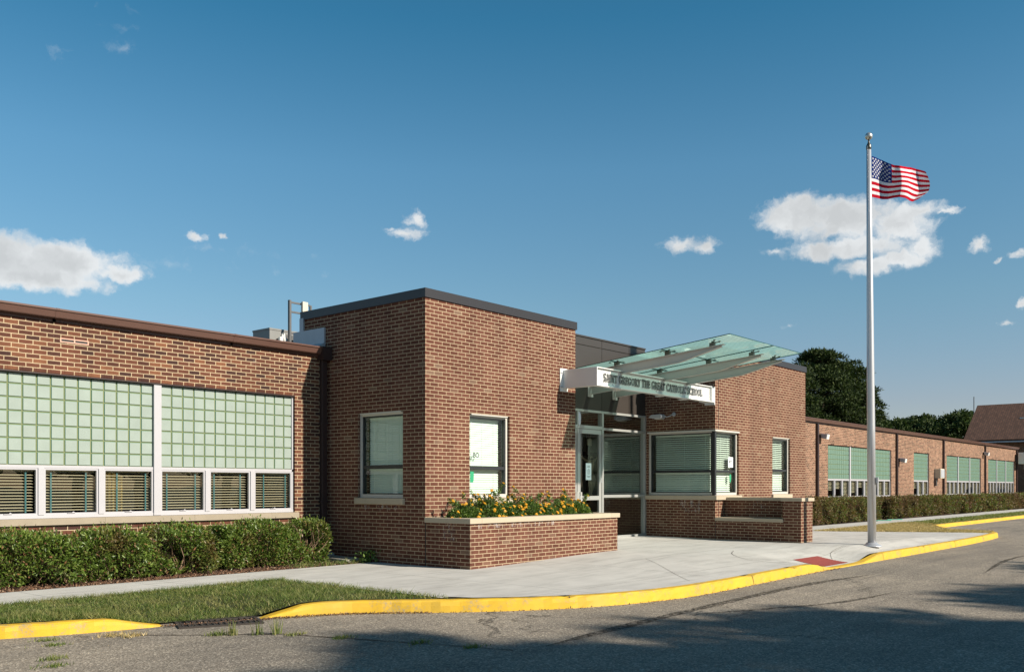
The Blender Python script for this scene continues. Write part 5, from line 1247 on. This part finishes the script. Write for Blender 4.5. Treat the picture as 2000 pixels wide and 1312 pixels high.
hedge('hedge', 'farthest reddish hedge of the right wing', 52.0, 72.5, 13.0, 13.95, .92, 22000, .11, .055, 'leaf_hedge_dry', 9, 'hedges below the right wing', twigs=40)

# ------------------------------------------------------------------ flowering shrubs in the planter
bm_ = MB()
for k in range(13):
    th = 2.4 * k; r_ = .0085 * math.sqrt(k); 
    bm_.box(r_ * math.cos(th) - .0055, r_ * math.cos(th) + .0055, r_ * math.sin(th) - .0055, r_ * math.sin(th) + .0055, .010 - r_ * .35, .020 - r_ * .35)
bl_mesh = None
SH = [(11.76, .34, 'leftmost flowering shrub of the planter, against the tower corner'), (12.34, .46, 'tall flowering shrub left of the sunny tower window'), (12.90, .37, 'flowering shrub below the left half of the sunny tower window'), (13.46, .42, 'flowering shrub with one long stem below the right window jamb'),
      (14.00, .30, 'low flowering shrub in the middle right of the planter'), (14.50, .35, 'flowering shrub, second from the right in the planter'), (14.98, .38, 'rightmost flowering shrub of the planter, in front of the door')]
rg = random.Random(21)
for i, (ux, hh, lab) in enumerate(SH):
    rng = np.random.default_rng(40 + i); o = root('flowering_shrub', lab, 'flowers', (ux, 11.05, .80), 'orange flowering shrubs in the planter')
    n = 3600; th = rng.uniform(0, 2 * np.pi, n); ph = np.arccos(rng.uniform(-.1, 1, n)); rr = rng.uniform(.55, 1.0, n) ** .5
    N = np.stack([np.sin(ph) * np.cos(th), np.sin(ph) * np.sin(th), np.cos(ph)], 1)
    P = np.stack([ux + .36 * rr * N[:, 0], 11.03 + .30 * rr * N[:, 1], .80 + hh * .80 * rr * np.abs(N[:, 2])], 1) + rng.normal(0, .02, (n, 3)); P[:, 1] = np.clip(P[:, 1], 10.66, 11.52); P[:, 2] = np.maximum(P[:, 2], .81)
    stems = []; tips = []
    for k in range(9):
        a0 = rg.uniform(0, 6.28); x1 = ux + .33 * math.cos(a0); y1 = min(max(11.03 + .26 * math.sin(a0), 10.72), 11.45); z1 = .80 + hh * rg.uniform(.95, 1.18) if k > 0 else .80 + hh * 1.45
        stems.append([(ux + .1 * math.cos(a0), 11.03 + .1 * math.sin(a0), .80), ((ux + x1) / 2, (11.03 + y1) / 2, .80 + (z1 - .8) * .65), (x1, y1, z1)]); tips.append((x1, y1, z1))
        m = 34; t = rng.uniform(.45, 1, m); base_ = np.array(stems[-1][1]); tip = np.array(stems[-1][2]); Q = base_ + (tip - base_) * t[:, None] + rng.normal(0, .018, (m, 3)); P = np.concatenate([P, Q]); N = np.concatenate([N, rng.normal(0, 1, (m, 3))])
    V, F = leaves(P, N, .046, .024, rng, .8, .2); rawmesh('foliage', V, F, 'leaf_flower', o)
    g = MB()
    for s_ in stems: g.tube(s_, [.005, .004, .003], 5, cap=False)
    g.build('stems', 'twig', o)
    pos = tips[:5]
    while len(pos) < 21:
        a0 = rg.uniform(math.pi, 2 * math.pi) if rg.random() < .85 else rg.uniform(0, 3.14); e = math.acos(rg.uniform(.1, 1)); 
        pos.append((ux + .37 * math.sin(e) * math.cos(a0), min(max(11.03 + .33 * math.sin(e) * math.sin(a0), 10.66), 11.45), max(.83, .80 + hh * .86 * math.cos(e) + .02)))
    for p in pos:
        if bl_mesh is None:
            ob = MB(); ob.v = list(bm_.v); ob.f = list(bm_.f); ob.m = list(bm_.m); ob.ball((0, 0, .004), .019, 8, sz=.55); b = ob.build('blossom', 'petal', None, (0, 0, 0)); bl_mesh = b.data; b.parent = o
        else:
            b = bpy.data.objects.new('blossom', bl_mesh); col.objects.link(b); b.parent = o
        b.location = (p[0] - ux, p[1] - 11.05, p[2] - .80); b.rotation_euler = (rg.uniform(.2, 1.1), rg.uniform(-.5, .5), rg.uniform(-.6, .6)); q = rg.uniform(.75, 1.2); b.scale = (q, q, q)

# ------------------------------------------------------------------ trees
def tree(name, label, x, y, h, rx, crown0, nclump, nleaf, L, Wd, mat, seed, group, pine=False, flat=.55, trunk_r=.25, cat='tree', top_pow=1.0):
    rng = np.random.default_rng(seed); rg = random.Random(seed); o = root(name, label, cat, (x, y, -.1), group)
    C = []
    for k in range(nclump):
        t = rg.random(); zc = crown0 + (h - crown0) * (t ** .8) 
        prof = (math.sin(math.pi * min(.12 + .80 * t, 1)) ** .7) if not pine else (1.05 - .75 * t ** 1.7)
        a = rg.uniform(0, 6.283); r = rx * prof * math.sqrt(rg.uniform(.12, 1)) * .86
        C.append((x + r * math.cos(a), y + r * math.sin(a), zc, rx * rg.uniform(.20, .36) * (1 - .3 * t)))
    C.append((x, y, h - rx * .18, rx * .22))
    g = MB(); lean = rg.uniform(-.3, .3); tr = [(x, y, -.1), (x + lean * .3, y, h * .3), (x + lean * .6, y + lean * .3, h * .6), (x + lean, y, h * .95)]
    g.tube(tr, [trunk_r, trunk_r * .8, trunk_r * .5, trunk_r * .12], 10, cap=False); g.build('trunk', 'bark', o, smooth=True)
    g = MB()
    for c in C[::2]:
        zs = max(crown0 * .75, c[2] - abs(c[0] - x) * .5 - .8); f = min(zs / (h * .95), 1); s_ = (x + lean * f, y, zs)
        mid = ((s_[0] + c[0]) / 2, (s_[1] + c[1]) / 2, (s_[2] + c[2]) / 2 + rg.uniform(-.1, .25)); g.tube([s_, mid, c[:3]], [trunk_r * .32, trunk_r * .2, trunk_r * .06], 5, cap=False)
    tag(g.build('limbs', 'bark', o), kind='stuff')
    w = np.array([c[3] ** 2 for c in C]); w /= w.sum(); idx = rng.choice(len(C), nleaf, p=w); CC = np.array(C)[idx]
    N = rng.normal(0, 1, (nleaf, 3)); N /= np.linalg.norm(N, axis=1)[:, None]; low = N[:, 2] < -.35; N[low, 2] *= -.6
    rad = CC[:, 3] * rng.uniform(.45, 1.06, nleaf) ** .6 * (1 + .28 * np.sin(N[:, 0] * 7 + CC[:, 0] * 3) * np.cos(N[:, 1] * 6 + CC[:, 2]))
    P = CC[:, :3] + N * rad[:, None] * np.array([1, 1, flat])
    V, F = leaves(P, N, L, Wd, rng, .7, .15); rawmesh('crown', V, F, mat, o); return o
# big dark pines behind the right wing
tree('pine_tree', 'tallest dark pine just right of the entrance block', 83.6, 33.2, 13.7, 4.3, 1.6, 170, 46000, .30, .10, 'leaf_pine', 1, 'dark pines behind the right wing', True, .5, .30)
tree('pine_tree', 'dark pine directly left of the flagpole', 87.5, 32.5, 13.1, 4.1, 1.6, 150, 40000, .30, .10, 'leaf_pine', 2, 'dark pines behind the right wing', True, .5, .28)
tree('pine_tree', 'lower dark pine seen just right of the flagpole', 90.0, 31.9, 11.4, 3.4, 1.4, 120, 30000, .30, .10, 'leaf_pine', 3, 'dark pines behind the right wing', True, .5, .26)
tree('pine_tree', 'pine half hidden behind the corner of the entrance block', 78.6, 33.8, 11.8, 3.6, 1.4, 110, 26000, .30, .10, 'leaf_pine', 4, 'dark pines behind the right wing', True, .5, .24)
FT = [(137, 47.6, 10.6, 5.5, 'first far tree right of the pines, low and rounded'), (143.5, 46.6, 11.6, 4.6, 'far pointed tree above the flagpole side of the roof'), (145, 44.6, 11.1, 4.6, 'far tree with a flat top, third from the pines'),
      (147, 42.6, 11.6, 4.8, 'far tree in the middle of the distant treeline'), (149, 41.0, 12.0, 4.6, 'far tree just left of the darkest rounded tree'), (139.5, 36.8, 11.7, 5.0, 'largest rounded dark tree left of the shingled roof'), (141.5, 34.6, 11.5, 4.4, 'far tree closest to the shingled roof'), (150, 47.5, 11.0, 5, 'far tree behind the low rounded one'), (152, 38.5, 11.6, 5, 'far tree behind the largest rounded one')]
for i, (x, y, h, r, lb) in enumerate(FT):
    tree('broadleaf_tree', lb, x, y, h, r, 2.0, 46, 9000, .50, .26, 'leaf_tree', 20 + i, 'distant trees beyond the school', False, .75, .22)
# shade trees of the street behind the camera
ST = [(9.7, -14.2, 12.0, 3.3, 'westernmost shade tree across the car park, behind the viewer'), (13.8, -16.8, 11.9, 4.0, 'shade tree across the car park next to the westernmost one'), (18.8, -17.6, 11.2, 4.2, 'middle shade tree across the car park'), (23.8, -16.6, 10.9, 4.2, 'broad shade tree right of the middle one across the car park'), (29.6, -17.8, 10.0, 4.0, 'easternmost shade tree across the car park'),
      (12.6, -21.0, 12.0, 4.4, 'first shade tree of the back row across the car park'), (17.6, -21.8, 12.0, 4.6, 'second shade tree of the back row across the car park'), (22.8, -21.4, 12.0, 4.6, 'third shade tree of the back row across the car park')]
for i, (x, y, h, r, lb) in enumerate(ST):
    tree('shade_tree', lb, x, y, h, r, 2.2, 90, 15000, .46, .32, 'leaf_tree', 60 + i, 'shade trees across the car park', False, .75, .3)

# ------------------------------------------------------------------ gabled hall beyond the wing
hl = root('gabled_hall', 'dark brick hall with a big brown shingled gable roof at the right edge', 'building', (84, 10, 0))
def qpt(u, v, z): return (u, v, z)
E0, RG = 4.9, 7.95; U0, UM = 78.0, 82.3
mb = MB(); wall(mb, 'x', U0 + .5, -8, 19.1, -.2, 4.8, [], .3); mb.poly([(U0 + .5, 19.1, -.2), (90, 19.1, -.2), (90, 19.1, 4.8), (UM, 19.1, RG - .2), (U0 + .5, 19.1, 5.1)]); mb.build('wall', 'brick_new', hl)
mb = MB(); a = [(U0, 19.6, E0), (U0, -8.5, E0), (UM, -8.5, RG), (UM, 19.6, RG)]; mb.hexa([a[0], a[1], a[2], a[3]] + [(p[0] - .05, p[1], p[2] + .12) for p in a]); mb.poly([(UM, 19.6, RG + .1), (UM, -8.5, RG + .1), (UM * 2 - U0, -8.5, E0), (UM * 2 - U0, 19.6, E0)]); rf = mb.build('roof', 'shingle', hl)
mb = MB(); mb.box(U0 - .04, U0 + .45, -8.5, 19.6, E0 - .10, E0 - .002); mb.build('eave_board', 'galv', hl)
mb = MB(); mb.box(80.35, 80.75, 15.75, 16.1, 6.5, 6.8); mb.build('roof_vent', 'white_thing', rf)
g = MB(); g.tube([(84.5, 20.4, 0), (84.5, 20.4, 9.0)], [.05, .035], 8); tag(g.build('mast', 'galv_dark', loc=(84.5, 20.4, 0)), 'thin grey mast rising beside the shingled gable', 'mast')

# ------------------------------------------------------------------ equipment on walls and roofs
g_ = root('hvac_unit', 'grey rooftop air conditioner behind the gutter of the left wing', 'air conditioner', (11.7, 16.6, 4.06))
X_, Y_ = 11.40, 16.30
mb = MB(); mb.box(X_, X_ + .95, Y_, Y_ + .6, 4.16, 4.70); mb.box(X_ - .01, X_ + .96, Y_ - .01, Y_ + .61, 4.70, 4.735); mb.box(X_ + .05, X_ + .9, Y_ + .05, Y_ + .55, 4.06, 4.16); mb.build('case', 'hvac', g_)
mb = MB()
for i in range(4):
    for j in range(3): mb.box(X_ + .42 + i * .13, X_ + .52 + i * .13, Y_ - .006, Y_ - .0005, 4.22 + j * .15, 4.34 + j * .15)
mb.box(X_ - .012, X_ - .0005, Y_ + .02, Y_ + .58, 4.44, 4.49); mb.build('louvre', 'galv_dark', g_)
mb = MB(); mb.tube([(X_ + .22, Y_ - .08, 4.20), (X_ + .22, Y_ - .08, 4.55), (X_ + .28, Y_ - .06, 4.62), (X_ + .33, Y_ - .08, 4.5), (X_ + .36, Y_ - .08, 4.2)], .05, 8); mb.build('insulated_pipe', 'white_thing', g_)
hz_ = MB(); hz_.tube([(X_ + .40, Y_ - .25, 4.08), (X_ + .55, Y_ - .25, 4.36), (X_ + .75, Y_ - .27, 4.52), (X_ + .98, Y_ - .27, 4.50), (X_ + 1.02, Y_ - .27, 4.2)], .035, 8); hz_.build('hose', 'black', g_)
rk = root('antenna_rack', 'black slotted steel rack with a beige box above the tower coping', 'rack', (12.1, 16.2, 4.06))
mb = MB(); xa, xb, ya = 11.77, 12.30, 16.1
for x in (xa, xb): mb.box(x - .02, x + .02, ya - .02, ya + .02, 4.06, 5.34 if x == xa else 5.30)
for z in (5.28, 5.08, 4.63, 4.50): mb.box(xa + .02, xb - .02, ya - .015, ya + .015, z, z + .035)
mb.box(xa - .035, xa - .021, ya - .03, ya + .03, 4.06, 5.34); mb.build('frame', 'galv_dark', rk)
mb = MB(); mb.box(12.03, 12.17, ya - .09, ya - .021, 5.00, 5.34); mb.build('box', 'beige', rk, bevel=.008)
fs = MB(); fs.box(11.262, 11.298, 14.32, 15.30, 4.17, 4.50); fs.box(11.263, 11.297, 14.98, 15.10, 4.50, 4.76)
fs.hexa([(11.0, 14.30, 4.09), (11.297, 14.30, 4.09), (11.297, 15.0, 4.09), (11.0, 15.0, 4.09), (11.10, 14.30, 4.12), (11.260, 14.30, 4.20), (11.260, 15.0, 4.20), (11.10, 15.0, 4.12)])
fo_ = fs.build('wall_flashing', 'galv', SB); fo_['label'] = 'grey sheet metal flashing where the left roof meets the tower'
def flood(u, z, label, two=False):
    o = root('floodlight', label, 'floodlight', (u, WP, z), 'floodlights on the right wing')
    g = MB(); g.box(u - .07, u + .07, WP - .05, WP - .001, z - .07, z + .09); g.build('back_box', 'bronze', o)
    g = MB(); hh = [(WP - .06, z + .10), (WP - .34, z + .06), (WP - .30, z - .14), (WP - .10, z - .08)]; g.prism(hh, u - .14, u + .14, 'x'); g.build('lamp_head', 'galv', o, bevel=.01)
    g = MB(); g.poly([(u - .12, WP - .345, z + .04), (u + .12, WP - .345, z + .04), (u + .12, WP - .307, z - .13), (u - .12, WP - .307, z - .13)]); g.build('lens', 'white_thing', o)
flood(35.85, 3.42, 'floodlight left of the first window of the right wing'); flood(45.5, 2.68, 'floodlight between the first and the narrow window'); flood(61.3, 3.42, 'floodlight at the downspout beside the farthest window')
mt = root('meter_box', 'beige electric box on the right wing wall left of a downspout', 'box', (51.5, WP, 2.0))
g = MB(); g.box(51.2, 51.9, WP - .32, WP - .001, 1.85, 2.35); g.build('case', 'beige', mt, bevel=.01); g = MB(); g.box(51.25, 51.85, WP - .335, WP - .321, 1.9, 2.3); g.build('door', 'galv', mt); g = MB(); g.box(51.15, 51.3, WP - .12, WP - .001, 1.45, 1.849); g.build('conduit', 'galv_dark', mt)
wc = root('wall_cabinet', 'white cabinet hung at the far end of the right wing', 'cabinet', (70.9, WP - .1, 3.3))
g = MB(); g.box(69.75, 71.2, WP - .75, WP - .20, 2.95, 3.72); g.build('case', 'white_thing', wc, bevel=.015); g = MB(); g.box(70.0, 71.0, WP - .199, WP + .2, 3.0, 3.6); g.build('bracket', 'galv_dark', wc); g = MB(); g.tube([(70.9, WP - .4, 2.94), (70.9, WP - .4, 2.6)], .09, 8); g.build('outlet', 'white_thing', wc)
g = MB(); g.tube([(37.8, 12.98, 0), (37.8, 12.98, .22)], .03, 8); g.tube([(37.8, 12.98, .2), (37.8, 12.86, .2)], .02, 8); tag(g.build('hose_tap', 'hose_green', loc=(37.8, 12.98, 0)), 'small green garden tap in front of the far hedge', 'tap')
g = MB(); rg = random.Random(4)
pts = [(37.8, 12.8, .03)]
for i in range(16): pts.append((37.8 + i * .2, 12.7 + .2 * math.sin(i * .9), .032))
g.tube(pts, .014, 6); tag(g.build('garden_hose', 'hose_green', loc=(38, 12.7, 0)), 'thin green hose lying on the far sidewalk', 'hose')
sb = MB(); sb.hexa([(10.85, 13.15, -.01), (11.27, 13.15, -.01), (11.27, 13.95, .02), (10.85, 13.95, .02), (10.86, 13.16, .075), (11.26, 13.16, .075), (11.26, 13.94, .10), (10.86, 13.94, .10)])
tag(sb.build('splash_block', 'concrete_block', loc=(11.06, 13.5, 0), bevel=.008), 'grey concrete splash block at the foot of the corner downspout', 'splash block')
g = MB(); g.hexa([(11.02, 13.92, .105), (11.19, 13.90, .105), (11.20, 14.0, .105), (11.04, 14.02, .105), (11.03, 13.90, .17), (11.17, 13.93, .16), (11.19, 14.0, .17), (11.05, 14.01, .18)]); tag(g.build('broken_brick', 'concrete_block', loc=(11.1, 13.9, .1)), 'broken brick lying under the corner downspout', 'brick')
# sprouting weed at the tower foot
rng = np.random.default_rng(77); P = np.stack([rng.normal(11.15, .10, 160), rng.normal(12.92, .10, 160), rng.uniform(.03, .22, 160)], 1); P[:, 0] = np.minimum(P[:, 0], 11.27)
V, F = leaves(P, rng.normal(0, 1, (160, 3)) + [0, 0, .6], .06, .035, rng, .5, .1); tag(rawmesh('weed', V, F, 'leaf_flower', loc=(11.15, 12.9, .02)), 'broad leaved weed at the foot of the shaded tower wall', 'weed')
P = scatter(500, 9.6, 11.2, lambda u: 12.92, 13.2, lambda u, v: 0.0, rng); V, F = blades(P, .10, .012, rng, .6); tag(rawmesh('grass_tuft', V, F, 'grass', loc=(10.6, 13, 0)), 'uncut grass at the hedge end beside the splash block', 'grass', kind='stuff')
